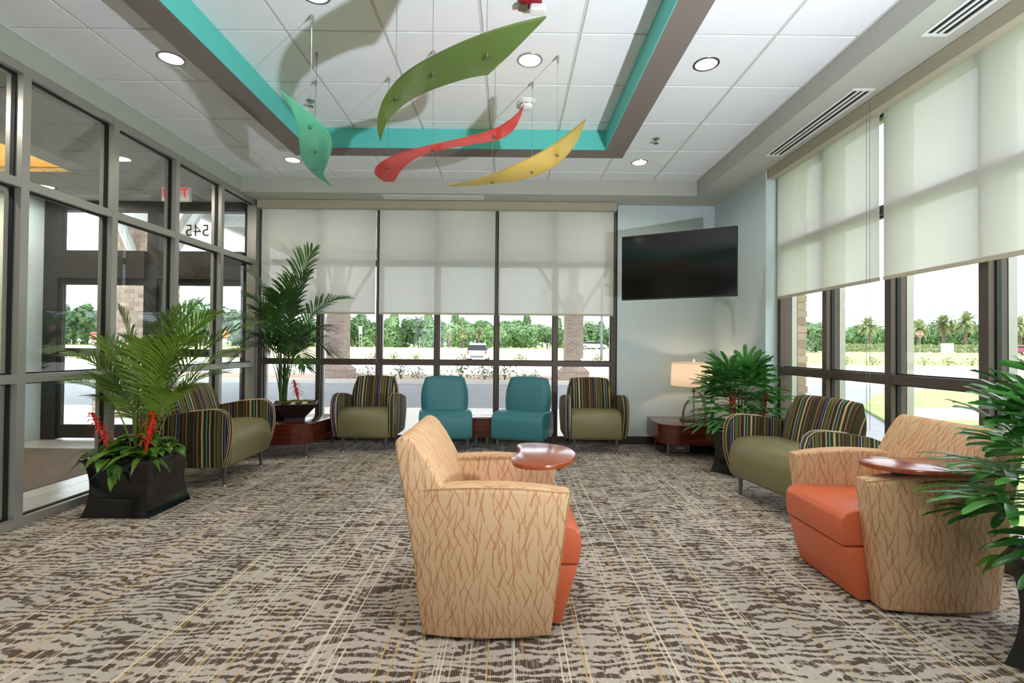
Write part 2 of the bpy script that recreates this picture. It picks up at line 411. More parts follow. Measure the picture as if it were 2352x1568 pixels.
# painted drop frame round the middle of the ceiling
ring = empty('trim_1', (0, 0, 0), kind='structure')
ix0, ix1, iy0, iy1, wd, zr = -1.862, 0.850, 0.9, 4.535, 0.192, 3.0
for a, b in (((ix0 - wd, iy1), (ix1 + wd, iy1 + wd)), ((ix0 - wd, iy0 - wd), (ix1 + wd, iy0)), ((ix0 - wd, iy0), (ix0, iy1)), ((ix1, iy0), (ix1 + wd, iy1))):
    MB().box((a[0], a[1], zr), (b[0], b[1], ZC)).build('drop_band', M['brown_paint'], ring)
for a, b in (((ix0, iy1 - 0.006), (ix1, iy1)), ((ix0, iy0), (ix1, iy0 + 0.006)), ((ix0, iy0), (ix0 + 0.006, iy1)), ((ix1 - 0.006, iy0), (ix1, iy1))):
    MB().box((a[0], a[1], zr), (b[0], b[1], ZC - 0.002)).build('inner_fascia', M['teal_paint'], ring)
# bulkheads along the window walls
bk = empty('trim_2', (0, 0, 0), kind='structure')
MB().box((XL - 0.02, 5.88, ZS), (2.95, 6.45, 3.2)).build('bulkhead', M['soffit'], bk)
MB().box((2.18, -2.6, ZS), (2.95, 5.88, 3.2)).build('bulkhead', M['soffit'], bk)
struct('wall_left', MB().box((XL - 0.09, 1.0, 3.015), (XL, 6.4, 3.2)).box((XL - 0.09, -2.6, 0), (XL, 0.0, 3.2)).box((XL - 0.09, 0.0, 3.015), (XL, 1.0, 3.2)), M['header'])
struct('wall_back', MB().box((1.33, YB, 0), (2.95, YB + 0.15, ZS)), M['bluewall'])
struct('wall_right', MB().box((2.56, 5.03, 0), (2.95, YB, ZS)).box((2.56, -2.6, 0), (2.9, -1.55, ZS)), M['bluewall'])
struct('wall_rear', MB().box((-1.7, -2.7, 0), (2.9, -2.6, 3.2)).box((XL - 0.09, -2.7, 0), (-1.7, -2.6, 0.9)).box((XL - 0.09, -2.7, 2.7), (-1.7, -2.6, 3.2)).box((XL - 0.09, -2.7, 0.9), (-3.05, -2.6, 2.7)), M['cream'])
rw = empty('window_4', (0, 0, 0), kind='structure')
for a, b in (((-3.05, 0.9), (-2.99, 2.7)), ((-1.76, 0.9), (-1.7, 2.7)), ((-2.99, 0.9), (-1.76, 0.96)), ((-2.99, 2.64), (-1.76, 2.7)), ((-2.99, 1.77), (-1.76, 1.83))): MB().box((a[0], -2.69, a[1]), (b[0], -2.58, b[1])).build('bar', M['bronze'], rw)
MB().box((-2.99, -2.65, 0.96), (-1.76, -2.642, 2.64)).build('pane', M['glass'], rw)
struct('baseboard_back', MB().box((1.33, YB - 0.012, 0), (2.56, YB, 0.10)), M['baseboard'])
struct('baseboard_right', MB().box((2.548, 5.03, 0), (2.56, YB, 0.10)), M['baseboard'])

# curtain wall along the back, built from bars and panes
def curtain(name, along, face, depth, ms, zs, mw, tw, z0, ztop, mat, capmat=None, gl=0.06, sign=1):
    """ms = centres of uprights, zs = centres of rails; along 'x' lies on Y=face, along 'y' lies on X=face; sign = outward"""
    w = empty(name, (0, 0, 0), kind='structure')
    def bx(a0, a1, d0, d1, za, zb, nm, m, par=w):
        d0, d1 = sorted((face + sign * d0, face + sign * d1))
        mb = MB().box((a0, d0, za), (a1, d1, zb)) if along == 'x' else MB().box((d0, a0, za), (d1, a1, zb))
        return mb.build(nm, m, par)
    for c in ms:
        o = bx(c - mw / 2, c + mw / 2, 0, depth, z0, ztop, 'mullion', mat)
        if capmat: bx(c - mw / 2 - 0.004, c + mw / 2 + 0.004, depth, depth + 0.05, z0, ztop, 'cap', capmat, o)
    for zc in zs:
        for a, b in zip(ms[:-1], ms[1:]):
            bx(a + mw / 2, b - mw / 2, 0.002, depth - 0.002, zc - tw / 2, zc + tw / 2, 'rail', mat)
    rows = list(zip(zs[:-1], zs[1:]))
    for za, zb in rows:
        for a, b in zip(ms[:-1], ms[1:]):
            p = bx(a + mw / 2, b - mw / 2, gl, gl + 0.008, za + tw / 2, zb - tw / 2, 'pane', M['glass'])
            e = 0.009; A, B, C, D = a + mw / 2, b - mw / 2, za + tw / 2, zb - tw / 2
            k = MB(); d0, d1 = sorted((face + sign * (gl - 0.012), face + sign * (gl + 0.016)))
            for (p0, p1, q0, q1) in ((A, A + e, C, D), (B - e, B, C, D), (A + e, B - e, C, C + e), (A + e, B - e, D - e, D)):
                k.box((p0, d0, q0), (p1, d1, q1)) if along == 'x' else k.box((d0, p0, q0), (d1, p1, q1))
            k.build('gasket', M['gasket'], p)
    return w
curtain('window_1', 'x', YB, 0.11, [-3.15, -2.42, -1.67, -0.937, -0.182, 0.56, 1.296], [0.045, 1.003, 2.25, 2.965], 0.056, 0.058, 0.0, ZS, M['bronze'], M['alu'], 0.05)
curtain('window_2', 'y', XR, 0.11, [5.0 - 0.722 * k for k in range(10)], [0.045, 0.996, 2.22, 2.965], 0.06, 0.066, 0.0, ZS, M['bronze'], M['alu'], 0.05)
curtain('window_3', 'y', XL, 0.11, [6.27 - 0.7475 * k for k in range(9)], [0.028, 0.965, 2.24, 2.985], 0.056, 0.058, 0.0, 3.015, M['alu'], None, 0.055, -1)
# black edge of the storefront jamb at the back corner
struct('trim_3', MB().box((1.324, YB - 0.02, 0), (1.331, YB, ZS)), M['gasket'])

# roller blinds
def blind(along, a, b, front, z0, label, group, off):
    r = empty('roller_blind', (0, 0, 0), label=label, cat='blind', group=group)
    def bx(nm, mat, a0, a1, d0, d1, za, zb, par=r):
        return (MB().box((a0, d0, za), (a1, d1, zb)) if along == 'x' else MB().box((d0, a0, za), (d1, a1, zb))).build(nm, mat, par)
    bx('cloth', M['blind'], a + 0.012, b - 0.012, front + 0.084, front + 0.087, z0 + 0.02, 2.915)
    bx('hem_bar', M['valance'], a + 0.012, b - 0.012, front + 0.079, front + 0.092, z0, z0 + 0.026)
    bx('fascia', M['valance'], a - off, b + off, front, front + 0.095, 2.905, ZS - 0.004)
    c = MB()
    for k in (0.0, 0.022):
        if along == 'x': c.tube([(b + 0.004, front + 0.09 + k, 2.905), (b + 0.004, front + 0.09 + k, 0.35 if -0.5 < b < 0 else 1.0)], 0.0016, 6)
        else: c.tube([(front + 0.03, a + 0.03 + k * 1.6, 2.905), (front + 0.03, a + 0.03 + k * 1.6, 0.62)], 0.0016, 6)
    c.build('cord_loop', M['cable'], r)
    return r
BL = 'roller blinds on the back windows'
blind('x', -3.135, -1.685, YB - 0.13, 1.60, 'roller blind behind the tall palm, leftmost on the back windows', BL, 0.012)
blind('x', -1.662, -0.192, YB - 0.13, 1.60, 'middle of the three half-lowered roller blinds on the back windows', BL, 0.010)
blind('x', -0.172, 1.29, YB - 0.13, 1.60, 'roller blind on the back windows next to the television', BL, 0.010)
BR = 'roller blinds on the side windows'
blind('y', 3.585, 4.985, XR - 0.115, 1.70, 'roller blind on the side windows nearest the corner plant', BR, 0.005)
blind('y', 2.12, 3.565, XR - 0.115, 1.70, 'roller blind on the side windows above the orange-seated armchair at right', BR, 0.008)
blind('y', 0.68, 2.10, XR - 0.115, 1.70, 'roller blind on the side windows nearest the camera', BR, 0.008)
blind('y', -0.76, 0.66, XR - 0.115, 1.70, 'roller blind on the side windows behind the camera', BR, 0.008)

# slot diffusers
def slot_diffuser(x0, y0, x1, y1, n, label, z=ZS):
    d = empty('slot_diffuser', ((x0 + x1) / 2, (y0 + y1) / 2, z), label=label, cat='air vent', group='linear slot air vents')
    lx, ly = (x1 - x0) / 2, (y1 - y0) / 2; tx = lx > ly; w = (ly if tx else lx)
    fr = MB(); e = 0.02
    for a in ((-lx, -ly, lx, -ly + e), (-lx, ly - e, lx, ly), (-lx, -ly + e, -lx + e, ly - e), (lx - e, -ly + e, lx, ly - e)): fr.box((a[0], a[1], -0.008), (a[2], a[3], 0.0))
    fr.build('frame', M['white'], d)
    MB().box((-lx + e, -ly + e, -0.002), (lx - e, ly - e, 0.0)).build('dark_slots', M['darkgrey'], d)
    span = 2 * (w - e)
    for k in range(1, n):
        c = -w + e + span * k / n; q = 0.009
        (MB().box((-lx + e, c - q, -0.007), (lx - e, c + q, -0.002)) if tx else MB().box((c - q, -ly + e, -0.007), (c + q, ly - e, -0.002))).build('blade', M['white'], d)
slot_diffuser(2.345, 3.43, 2.50, 4.63, 3, 'white linear slot vent in the bulkhead, the one near the corner')
slot_diffuser(2.325, 1.63, 2.48, 2.84, 3, 'white linear slot vent in the bulkhead at the top right edge')
slot_diffuser(-1.55, 5.95, -0.34, 6.10, 3, 'grey linear slot vent above the middle back blind')

# ================================================================== VESTIBULE behind the glass partition
VX = -6.02
struct('floor_vestibule', MB().box((VX, -0.5, -0.1), (XL - 0.02, 6.4, -0.012)), plain('pale_stone_floor', '#cfc9b6', 0.35, var=0.04))
fv = bpy.data.objects['floor_vestibule']
pm = plain('pale_ceramic_plank', '#cdccc6', 0.25, var=0.05, scale=2)
for r in range(3):
    for k in range(12):
        y0 = 0.2 * r - 0.4 + 0.61 * k
        MB().box((XL - 0.115 - 0.2 * (r + 1), y0, -0.012), (XL - 0.115 - 0.2 * r - 0.004, y0 + 0.606, 0.0)).build('floor_plank', pm, fv)
for r in range(2):
    for k in range(4):
        MB().box((VX + 0.62 * k, 5.76 + 0.25 * r, -0.012), (VX + 0.616 + 0.62 * k, 6.006 + 0.25 * r, 0.0)).build('floor_plank', pm, fv)
mt = plain('dark_grey_entrance_mat', '#6f665e', 0.95, var=0.25, scale=60, bump=0.6, bscale=120)
setp(MB().box((VX + 0.02, 0.4, -0.012), (XL - 0.72, 5.755, 0.004)).build('entrance_mat', mt), 'dark grey carpet mat on the vestibule floor behind the glass partition', 'mat')
struct('wall_vestibule', MB().box((VX - 0.1, -0.5, 0), (VX, 5.95, 3.0)).box((VX - 0.1, -0.6, 0), (XL - 0.1, -0.5, 3.0)), M['cream'])
struct('wall_entrance', MB().box((VX - 0.1, 5.95, 0), (VX + 0.14, 6.45, 3.0)), M['bluewall'])
struct('baseboard_vestibule', MB().box((VX, -0.5, 0), (VX + 0.012, 5.95, 0.13)).box((VX, 5.938, 0), (VX + 0.152, 5.95, 0.13)), plain('beige_base', '#a99c80', 0.6))
vm = plain('vestibule_ceiling_grey', '#bfc0bc', 0.85, var=0.015)
vc = struct('ceiling_vestibule', MB().box((VX - 0.1, -0.6, 3.02), (-5.62, 6.42, 3.1)).box((-4.67, -0.6, 3.02), (XL - 0.1, 6.42, 3.1)).box((-5.62, 5.40, 3.02), (-4.67, 6.42, 3.1)).box((-5.62, -0.6, 3.02), (-4.67, 3.4, 3.1)), M['tbar'])
for i in range(5):
    for j in range(12):
        x0 = VX + 0.02 + 0.545 * i; y0 = -0.5 + 0.575 * j
        if -5.7 < x0 + 0.27 < -4.6 and 3.3 < y0 + 0.28 < 5.45: continue
        MB().box((x0, y0, 3.0), (x0 + 0.53, y0 + 0.56, 3.02)).build('ceiling_tile', vm, vc)
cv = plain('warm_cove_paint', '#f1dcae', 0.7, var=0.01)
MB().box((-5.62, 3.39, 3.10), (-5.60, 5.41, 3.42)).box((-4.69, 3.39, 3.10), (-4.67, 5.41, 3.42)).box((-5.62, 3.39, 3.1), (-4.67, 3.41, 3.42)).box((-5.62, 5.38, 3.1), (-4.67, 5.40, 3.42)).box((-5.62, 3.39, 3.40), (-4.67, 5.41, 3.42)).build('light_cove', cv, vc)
light('cove_light', 'AREA', (-5.15, 4.45, 3.12), 26, (1, 0.78, 0.48), 0.5, (PI, 0, 0))
for vx, vy, lb in ((-3.85, 4.85, 'near the storefront corner'), (-3.85, 2.6, 'nearer the camera, added to brighten the vestibule'), (-5.85 + 0.5, 5.75, 'in front of the entrance doors, added to brighten the vestibule')):  # all but the storefront corner one are added to brighten the vestibule
    d = empty('downlight', (vx, vy, 3.0), label='round recessed downlight in the vestibule ceiling ' + lb, cat='ceiling light', group='round recessed downlights')
    MB().lathe([(0.073, 0.0), (0.073, -0.004), (0.088, -0.004), (0.09, 0.0)], 32, cap=False).build('trim_ring', M['chrome'], d, smooth=0.8)
    g = G('vestibule_lamp_glow'); MB().lathe([(0.0005, -0.0015), (0.073, -0.0015)], 32, cap=False).build('lens', g.done(g.shader('ShaderNodeEmission', Color=(1.0, 0.90, 0.76, 1), Strength=4.0)), d)
    light('vestibule_lamp', 'AREA', (vx, vy, 2.988), 16, (1, 0.93, 0.82), 0.13)
slot_diffuser(-5.4, 6.05, -3.9, 6.2, 3, 'grey slot vent over the entrance doors behind the glass partition', 3.0)

# entrance doors
dr = empty('door_1', (0, 0, 0), kind='structure'); DF = M['doorframe']
def db(nm, a, b, m=DF, par=dr, **k): return MB().box(a, b).build(nm, m, par, **k)
y0, y1 = YB, YB + 0.12
for xa, xb in ((-5.88, -5.70), (-4.585, -4.46), (-3.36, -3.235)): db('jamb', (xa, y0, 0), (xb, y1, 3.0))
for xa, xb in ((-5.70, -4.585), (-4.46, -3.36)):
    db('head', (xa, y0, 2.88), (xb, y1, 3.0)); db('door_header', (xa, y0 - 0.05, 2.02), (xb, y1, 2.367))
    p = db('transom_pane', (xa, y0 + 0.05, 2.367), (xb, y0 + 0.058, 2.88), M['glass_door'])
for xa, xb in ((-5.70, -4.585), (-4.46, -3.36)):
    leaf = MB().box((xa, y0 + 0.02, 0.02), (xa + 0.05, y0 + 0.07, 2.02)).box((xb - 0.05, y0 + 0.02, 0.02), (xb, y0 + 0.07, 2.02)).box((xa + 0.05, y0 + 0.02, 0.02), (xb - 0.05, y0 + 0.07, 0.185)).box((xa + 0.05, y0 + 0.02, 1.945), (xb - 0.05, y0 + 0.07, 2.02)).build('door_leaf', DF, dr)
    db('door_pane', (xa + 0.05, y0 + 0.04, 0.185), (xb - 0.05, y0 + 0.048, 1.945), M['glass_door'], leaf)
    db('push_bar', (xa + 0.05, y0 - 0.01, 1.045), (xb - 0.05, y0 + 0.015, 1.145), M['doorframe'], leaf)
def text_mesh(name, s, size, mat, parent, mw, ext=0.0015):
    cu = bpy.data.curves.new(name, 'FONT'); cu.body = s; cu.size = size; cu.extrude = ext; cu.align_x = 'CENTER'; cu.align_y = 'CENTER'
    t = bpy.data.objects.new(name + '_c', cu); COL.objects.link(t)
    dg = bpy.context.evaluated_depsgraph_get(); me = bpy.data.meshes.new_from_object(t.evaluated_get(dg))
    bpy.data.objects.remove(t); me.materials.clear(); me.materials.append(mat)
    o = bpy.data.objects.new(name, me); COL.objects.link(o); o.matrix_world = mw
    if parent: o.parent = parent; o.matrix_parent_inverse = parent.matrix_world.inverted()
    return o
def facing(loc, d):
    """text plane at loc whose front looks along horizontal unit direction d"""
    d = Vector(d).normalized(); u = Vector((0, 0, 1)); r = u.cross(d)
    return Matrix(((r.x, u.x, d.x, loc[0]), (r.y, u.y, d.y, loc[1]), (r.z, u.z, d.z, loc[2]), (0, 0, 0, 1)))
text_mesh('street_number', '3545', 0.212, M['gasket'], dr, facing((-3.945, y0 + 0.062, 2.645), (0, 1, 0)))
text_mesh('door_lettering', 'NA', 0.07, M['darkgrey'], dr, facing((-5.175, y0 + 0.052, 0.665), (0, 1, 0)))
text_mesh('door_lettering', 'INC', 0.06, M['darkgrey'], dr, facing((-5.185, y0 + 0.052, 0.535), (0, 1, 0)))
es = empty('exit_sign', (-3.85, 5.72, 2.84), label='white exit sign with red letters hanging in the vestibule', cat='sign')
MB().box((-0.16, 0, 0), (0.16, 0.045, 0.17)).build('housing', M['white_plastic'], es, bevel=0.006)
g = G('exit_red_glow'); M['exitred'] = g.done(g.bsdf(hexc('#d51022'), 0.4, 0, None, 0.5, Emission_Color=hexc('#ff1530'), Emission_Strength=0.8))
text_mesh('lettering', 'EXIT', 0.145, M['exitred'], es, facing((-3.85, 5.717, 2.925), (0, -1, 0)))
MB().box((-0.02, 0.012, 0.17), (0.02, 0.032, 0.19)).build('mount', M['white_plastic'], es)

# ================================================================== CEILING FITTINGS
g = G('downlight_glow'); M['glow'] = g.done(g.shader('ShaderNodeEmission', Color=(1.0, 0.90, 0.76, 1), Strength=7.0))
DL = [(-2.371, 3.454, 'downlight over the glass partition, nearest the left edge'), (0.114, 3.431, 'downlight inside the drop frame above the red panel'), (1.342, 3.457, 'downlight right of the drop frame'),
      (1.354, 5.307, 'downlight near the back right corner of the ceiling'), (-2.345, 5.328, 'downlight behind the turquoise hanging panel'), (-1.121, 2.80, 'downlight inside the drop frame at the top edge'),
      (0.114, 1.6, 'downlight above the camera, added to brighten the room'), (1.342, 1.2, 'downlight above the right foreground, added to brighten the room'), (-2.371, 1.2, 'downlight above the left foreground, added to brighten the room'), (-1.1, 0.0, 'downlight behind the camera at left, added to brighten the room'), (1.2, -1.0, 'downlight behind the camera at right, added to brighten the room')]  # downlights on this line are out of view, added to brighten the room
for x, y, lb in DL:
    d = empty('downlight', (x, y, ZC), label='round warm-white recessed ' + lb, cat='ceiling light', group='round recessed downlights')
    MB().lathe([(0.073, 0.0), (0.073, -0.004), (0.088, -0.004), (0.09, 0.0)], 32, cap=False).build('trim_ring', M['chrome'], d, smooth=0.8)
    MB().lathe([(0.0005, -0.0015), (0.073, -0.0015)], 32, cap=False).build('lens', M['glow'], d)
    l = light('downlight_lamp', 'AREA', (x, y, ZC - 0.012), 8, (1, 0.94, 0.86), 0.13)
    l.data.spread = math.radians(150)
def sprinkler(x, y, label):
    s = empty('sprinkler', (x, y, ZC), label=label, cat='sprinkler', group='fire sprinklers')
    MB().lathe([(0.033, 0), (0.033, -0.005), (0.012, -0.008)], 20).build('escutcheon', M['chrome'], s, smooth=0.7)
    MB().lathe([(0.010, -0.007), (0.010, -0.022), (0.004, -0.024), (0.004, -0.045), (0.022, -0.046), (0.022, -0.049)], 16).build('head', M['lampmetal'], s, smooth=0.7)
sprinkler(1.353, 4.697, 'small metal fire sprinkler right of the drop frame')
sprinkler(-1.634, 4.032, 'small metal fire sprinkler beside the turquoise hanging panel')
sd = empty('smoke_detector', (0.112, 4.019, ZC), label='round white smoke detector above the tip of the red panel', cat='smoke detector')
MB().lathe([(0.072, 0), (0.072, -0.012), (0.055, -0.014), (0.055, -0.03), (0.05, -0.045), (0.04, -0.054), (0.02, -0.058), (0.001, -0.058)], 32).build('housing', M['white_plastic'], sd, smooth=0.6)
for k in range(8):
    a = 2 * PI * k / 8
    MB().box((-0.016, -0.0565, -0.030), (0.016, -0.0545, -0.026)).build('vent_slit', M['darkgrey'], sd, rz=a)
al = empty('fire_alarm_strobe', (0.10, 2.82, ZC), label='red ceiling fire alarm with clear strobe lens at the top edge', cat='fire alarm')
MB().prism(rrect(-0.065, -0.055, 0.06, 0.06, 0.012), -0.022, 0).build('base', M['red_alarm'], al, bevel=0.003)
MB().prism(rrect(-0.01, 0.0, 0.085, 0.062, 0.018), -0.062, -0.022).build('strobe_lens', M['clear'], al, bevel=0.008, seg=3, smooth=0.7)
MB().prism(rrect(-0.075, 0.005, -0.02, 0.05, 0.01), -0.045, -0.022).build('speaker_block', M['lampmetal'], al, bevel=0.004)

# four translucent leaf-shaped panels hung flat on steel cables
def acrylic(name, col, tr):
    g = G(name); x, y, z, o = g.xyz(); n = g.noise(o, 8.0, 3.0)
    c = hexc(col); cc = g.ramp(n, [(0.2, tuple(k * 0.9 for k in c[:3]) + (1,)), (0.8, c)])
    sh = g.mixs(0.5, g.shader('ShaderNodeBsdfDiffuse', Color=cc), g.shader('ShaderNodeBsdfTranslucent', Color=cc))
    sh = g.mixs(tr + 0.12, sh, g.shader('ShaderNodeBsdfTransparent', Color=tuple(k ** 0.6 for k in c[:3]) + (1,)))
    return g.done(g.mixs(0.06, sh, g.shader('ShaderNodeBsdfGlossy', Color=(1, 1, 1, 1), Roughness=0.08)))
PAN = dict(
 green=('#84985c', 0.22, [(0.13, 1.98), (-0.01, 2.035), (-0.17, 2.12), (-0.36, 2.255), (-0.51, 2.39), (-0.61, 2.52), (-0.70, 2.68), (-0.77, 2.85), (-0.815, 3.0), (-0.85, 3.21), (-0.775, 3.01), (-0.70, 2.86), (-0.60, 2.72), (-0.51, 2.625), (-0.41, 2.545), (-0.29, 2.47), (-0.20, 2.425), (-0.12, 2.40), (-0.04, 2.275), (0.045, 2.13)],
        [(-0.12, 2.25), (-0.39, 2.41), (-0.62, 2.64)], 'olive green leaf-shaped acrylic panel, largest of the four hung from the ceiling', (0, 9, 17)),
 red=('#df6a62', 0.25, [(0.06, 2.71), (0.025, 2.81), (-0.035, 2.92), (-0.12, 3.02), (-0.28, 3.13), (-0.50, 3.245), (-0.70, 3.36), (-0.84, 3.47), (-0.95, 3.59), (-1.02, 3.71), (-1.05, 3.84), (-1.02, 3.98), (-0.94, 3.98), (-0.85, 3.77), (-0.76, 3.60), (-0.65, 3.46), (-0.55, 3.375), (-0.39, 3.285), (-0.24, 3.225), (-0.11, 3.165), (-0.03, 3.085), (0.02, 2.96), (0.045, 2.83)],
        [(-0.917, 3.677), (-0.534, 3.336), (-0.112, 3.104)], 'coral red wavy acrylic panel hung below the olive green one', (0, 11, 12)),
 yellow=('#d6c47c', 0.25, [(0.42, 2.87), (0.36, 3.02), (0.28, 3.20), (0.16, 3.41), (0.0, 3.62), (-0.15, 3.80), (-0.35, 3.97), (-0.53, 4.09), (-0.33, 4.055), (-0.11, 3.995), (0.07, 3.905), (0.22, 3.76), (0.32, 3.58), (0.38, 3.37), (0.415, 3.12)],
        [(0.302, 3.381), (0.145, 3.72), (-0.158, 3.954)], 'slim yellow acrylic panel hung at the right', (0, 7)),
 teal=('#84c6ae', 0.25, [(-1.205, 2.57), (-1.185, 2.68), (-1.165, 2.76), (-1.145, 2.87), (-1.135, 3.02), (-1.155, 3.18), (-1.21, 3.34), (-1.29, 3.51), (-1.375, 3.68), (-1.44, 3.81), (-1.475, 3.97), (-1.49, 4.13), (-1.505, 3.97), (-1.52, 3.83), (-1.51, 3.66), (-1.47, 3.47), (-1.40, 3.28), (-1.325, 3.09), (-1.265, 2.90), (-1.225, 2.74)],
        [(-1.212, 2.989), (-1.33, 3.369), (-1.475, 3.725)], 'turquoise S-shaped acrylic panel hung at the left', (0, 11)))
for nm, (colr_, tr, pts, st, lb, sharp) in PAN.items():
    ZP = 2.515; cx = sum(p[0] for p in pts) / len(pts); cy = sum(p[1] for p in pts) / len(pts)
    hp = empty('hanging_panel', (cx, cy, ZP), label=lb, cat='ceiling panel', group='hanging acrylic panels')
    out = []; idx = sorted(sharp); n = len(pts)
    for q, a in enumerate(idx):                        # smooth runs between sharp corners
        b = idx[(q + 1) % len(idx)]; b = b + n if b <= a else b
        run = spline([pts[k % n] for k in range(a, b + 1)], 4); out += [(p.x - cx, p.y - cy) for p in run[:-1]]
    mb = MB().prism(out, -0.006, 0.006)
    mb.build('panel', acrylic('acrylic_' + nm, colr_, tr), hp, bevel=0.0015, seg=1)
    for (x, y) in st:
        x -= cx; y -= cy
        MB().tube([(x, y, 0.0), (x, y, ZC - ZP - 0.04)], 0.0016, 6).build('cable', M['cable'], hp)
        MB().lathe([(0.010, 0), (0.010, -0.02), (0.006, -0.045)], 14, (x, y, ZC - ZP)).build('ceiling_clamp', M['chrome'], hp, smooth=0.7)
        MB().lathe([(0.014, 0.012), (0.014, 0.006), (0.006, 0.006), (0.006, -0.006), (0.012, -0.006), (0.012, -0.018), (0.004, -0.022)], 14, (x, y, 0)).build('stud', M['chrome'], hp, smooth=0.7)

# ================================================================== SEATING
def side_prism(poly, x0, x1):
    """(y,z) outline pulled along x"""
    return MB().rings([[(x0, y, z) for y, z in poly], [(x1, y, z) for y, z in poly]])
def legs(root, pts, h, mat=None):
    for (x, y) in pts:
        l = MB().lathe([(0.0125, 0.012), (0.020, h)], 14, (x, y, 0)).build('leg', mat or M['leg'], root, smooth=0.7)
        MB().lathe([(0.017, 0.0), (0.017, 0.005), (0.011, 0.013)], 14, (x, y, 0)).build('glide', M['chrome'], l, smooth=0.7)
SEATP = [(-0.295, 0.160), (-0.325, 0.185), (-0.338, 0.24), (-0.340, 0.34), (-0.332, 0.40), (-0.310, 0.442), (-0.270, 0.470), (-0.21, 0.485), (-0.10, 0.488), (0.20, 0.470), (0.24, 0.40), (0.24, 0.16)]
ARMP = [(-0.285, 0.175), (-0.322, 0.27), (-0.345, 0.38), (-0.352, 0.48), (-0.343, 0.57), (-0.318, 0.625), (-0.27, 0.655), (-0.20, 0.662), (-0.02, 0.645), (0.16, 0.612), (0.265, 0.575), (0.275, 0.40), (0.255, 0.20), (0.20, 0.175)]
def back_cushion(name, mat, hw, root, h=0.445, z0=0.405, y0=0.135, th=0.125, tilt=13):
    """upright cushion, wider at the middle, rounded top corners, bellied front"""
    rows = 18; cols = 16; mb = MB(); fr = []; bk_ = []
    for r in range(rows + 1):
        t = r / rows; z = h * t
        w = hw * (0.955 + 0.075 * math.sin(PI * min(1, t * 1.15)) - 0.03 * t)
        if t > 0.55: w *= 1 - 0.085 * ((t - 0.55) / 0.45) ** 2
        if t > 0.93: w *= 1 - 0.03 * ((t - 0.93) / 0.07) ** 2
        d = th * (1 - 0.32 * t)
        row_f = []; row_b = []
        for c in range(cols + 1):
            s = -1 + 2 * c / cols; x = w * s
            ed = (1 - abs(s) ** 10) * (1 - max(0, (t - 0.85) / 0.15) ** 2.5 * 0.62)
            crown = -0.016 * max(0.0, (t - 0.7) / 0.3) * abs(s) ** 2.5
            row_f.append((x, -d * 0.5 * ed - 0.014 * math.sin(PI * t) * (1 - s * s), z + crown)); row_b.append((x, d * 0.5 * ed, z + crown))
        fr.append(row_f); bk_.append(row_b)
    ringz = []
    for rf, rb in zip(fr, bk_): ringz.append(rf + rb[::-1][1:-1] if False else rf + rb[::-1])
    mb.rings(ringz)
    o = mb.build(name, mat, root, smooth=0.9, uv=True)
    o.location = (0, y0, z0); o.rotation_euler = (math.radians(-tilt), 0, 0)
    return o
def striped_chair(extra, label, group):
    r = empty('striped_armchair', label=label, cat='armchair', group=group)
    w = 0.285 + extra
    s = side_prism(SEATP, -w, w).build('seat', M['olive'], r, smooth=0.6, bevel=0.012, seg=2)
    for sg in (-1, 1):
        rg = []
        for k, tx in enumerate((0.0, 0.02, 0.06, 0.078)):
            ring_ = []
            for (y, z) in ARMP:
                bul = 0.014 * math.sin(PI * min(1, max(0, (z - 0.14) / 0.56))) + 0.012 * (z - 0.4)
                ins = 0.010 if k in (0, 3) else 0.0
                cy, cz = 0.0, 0.42
                ring_.append((sg * (w - 0.012 + tx + bul), y + (cy - y) * ins * 2.2, z + (cz - z) * ins * 2.2))
            rg.append(ring_)
        a = MB().rings(rg).build('armrest', M['stripe'], r, smooth=0.9, uv=True)
        for kk in (1, 2):
            MB().tube([Vector(p) for p in rg[kk][:9]], 0.0032, 6).build('piping', M['piping'], a, smooth=1.5)
    back_cushion('backrest', M['stripe'], w - 0.005, r)
    lx = w - 0.042
    legs(r, [(-lx, -0.26), (lx, -0.26), (-lx, 0.20), (lx, 0.20)], 0.17)
    return r
SG = 'striped armchairs with olive vinyl seats'
s1 = striped_chair(0.0, 'narrow striped armchair with olive seat beside the left corner table', SG); s1.location = (-1.655, 5.975, 0)
copy_tree(s1, (0.975, 5.985, 0), 0, 'narrow striped armchair with olive seat below the television')
s2 = striped_chair(0.105, 'wide striped armchair with olive seat behind the palm planter by the glass partition', SG)
s2.location = (-2.70, 4.61, 0); s2.rotation_euler = (0, 0, math.radians(93))
copy_tree(s2, (2.20, 3.80, 0), math.radians(-80), 'wide striped armchair with olive seat by the right windows')

def teal_chair(label):
    r = empty('slipper_chair', label=label, cat='chair', group='teal vinyl slipper chairs')
    P = [(-0.30, 0.150), (-0.33, 0.175), (-0.342, 0.23), (-0.344, 0.33), (-0.335, 0.39), (-0.310, 0.428), (-0.265, 0.452), (-0.2, 0.463), (0.0, 0.455), (0.20, 0.44), (0.25, 0.40), (0.27, 0.25), (0.255, 0.15)]
    side_prism(P, -0.30, 0.30).build('seat', M['teal'], r, smooth=0.6, bevel=0.03, seg=4)
    back_cushion('backrest', M['teal'], 0.283, r, h=0.455, z0=0.395, y0=0.15, th=0.15, tilt=9)
    legs(r, [(-0.25, -0.25), (0.25, -0.25), (-0.25, 0.20), (0.25, 0.20)], 0.17)
    return r
t1 = teal_chair('teal vinyl armless chair on the left of the pair, turned slightly right'); t1.location = (-0.775, 5.975, 0); t1.rotation_euler = (0, 0, math.radians(9))
copy_tree(t1, (0.165, 5.95, 0), math.radians(-17), 'teal vinyl armless chair on the right of the pair, turned towards the left')

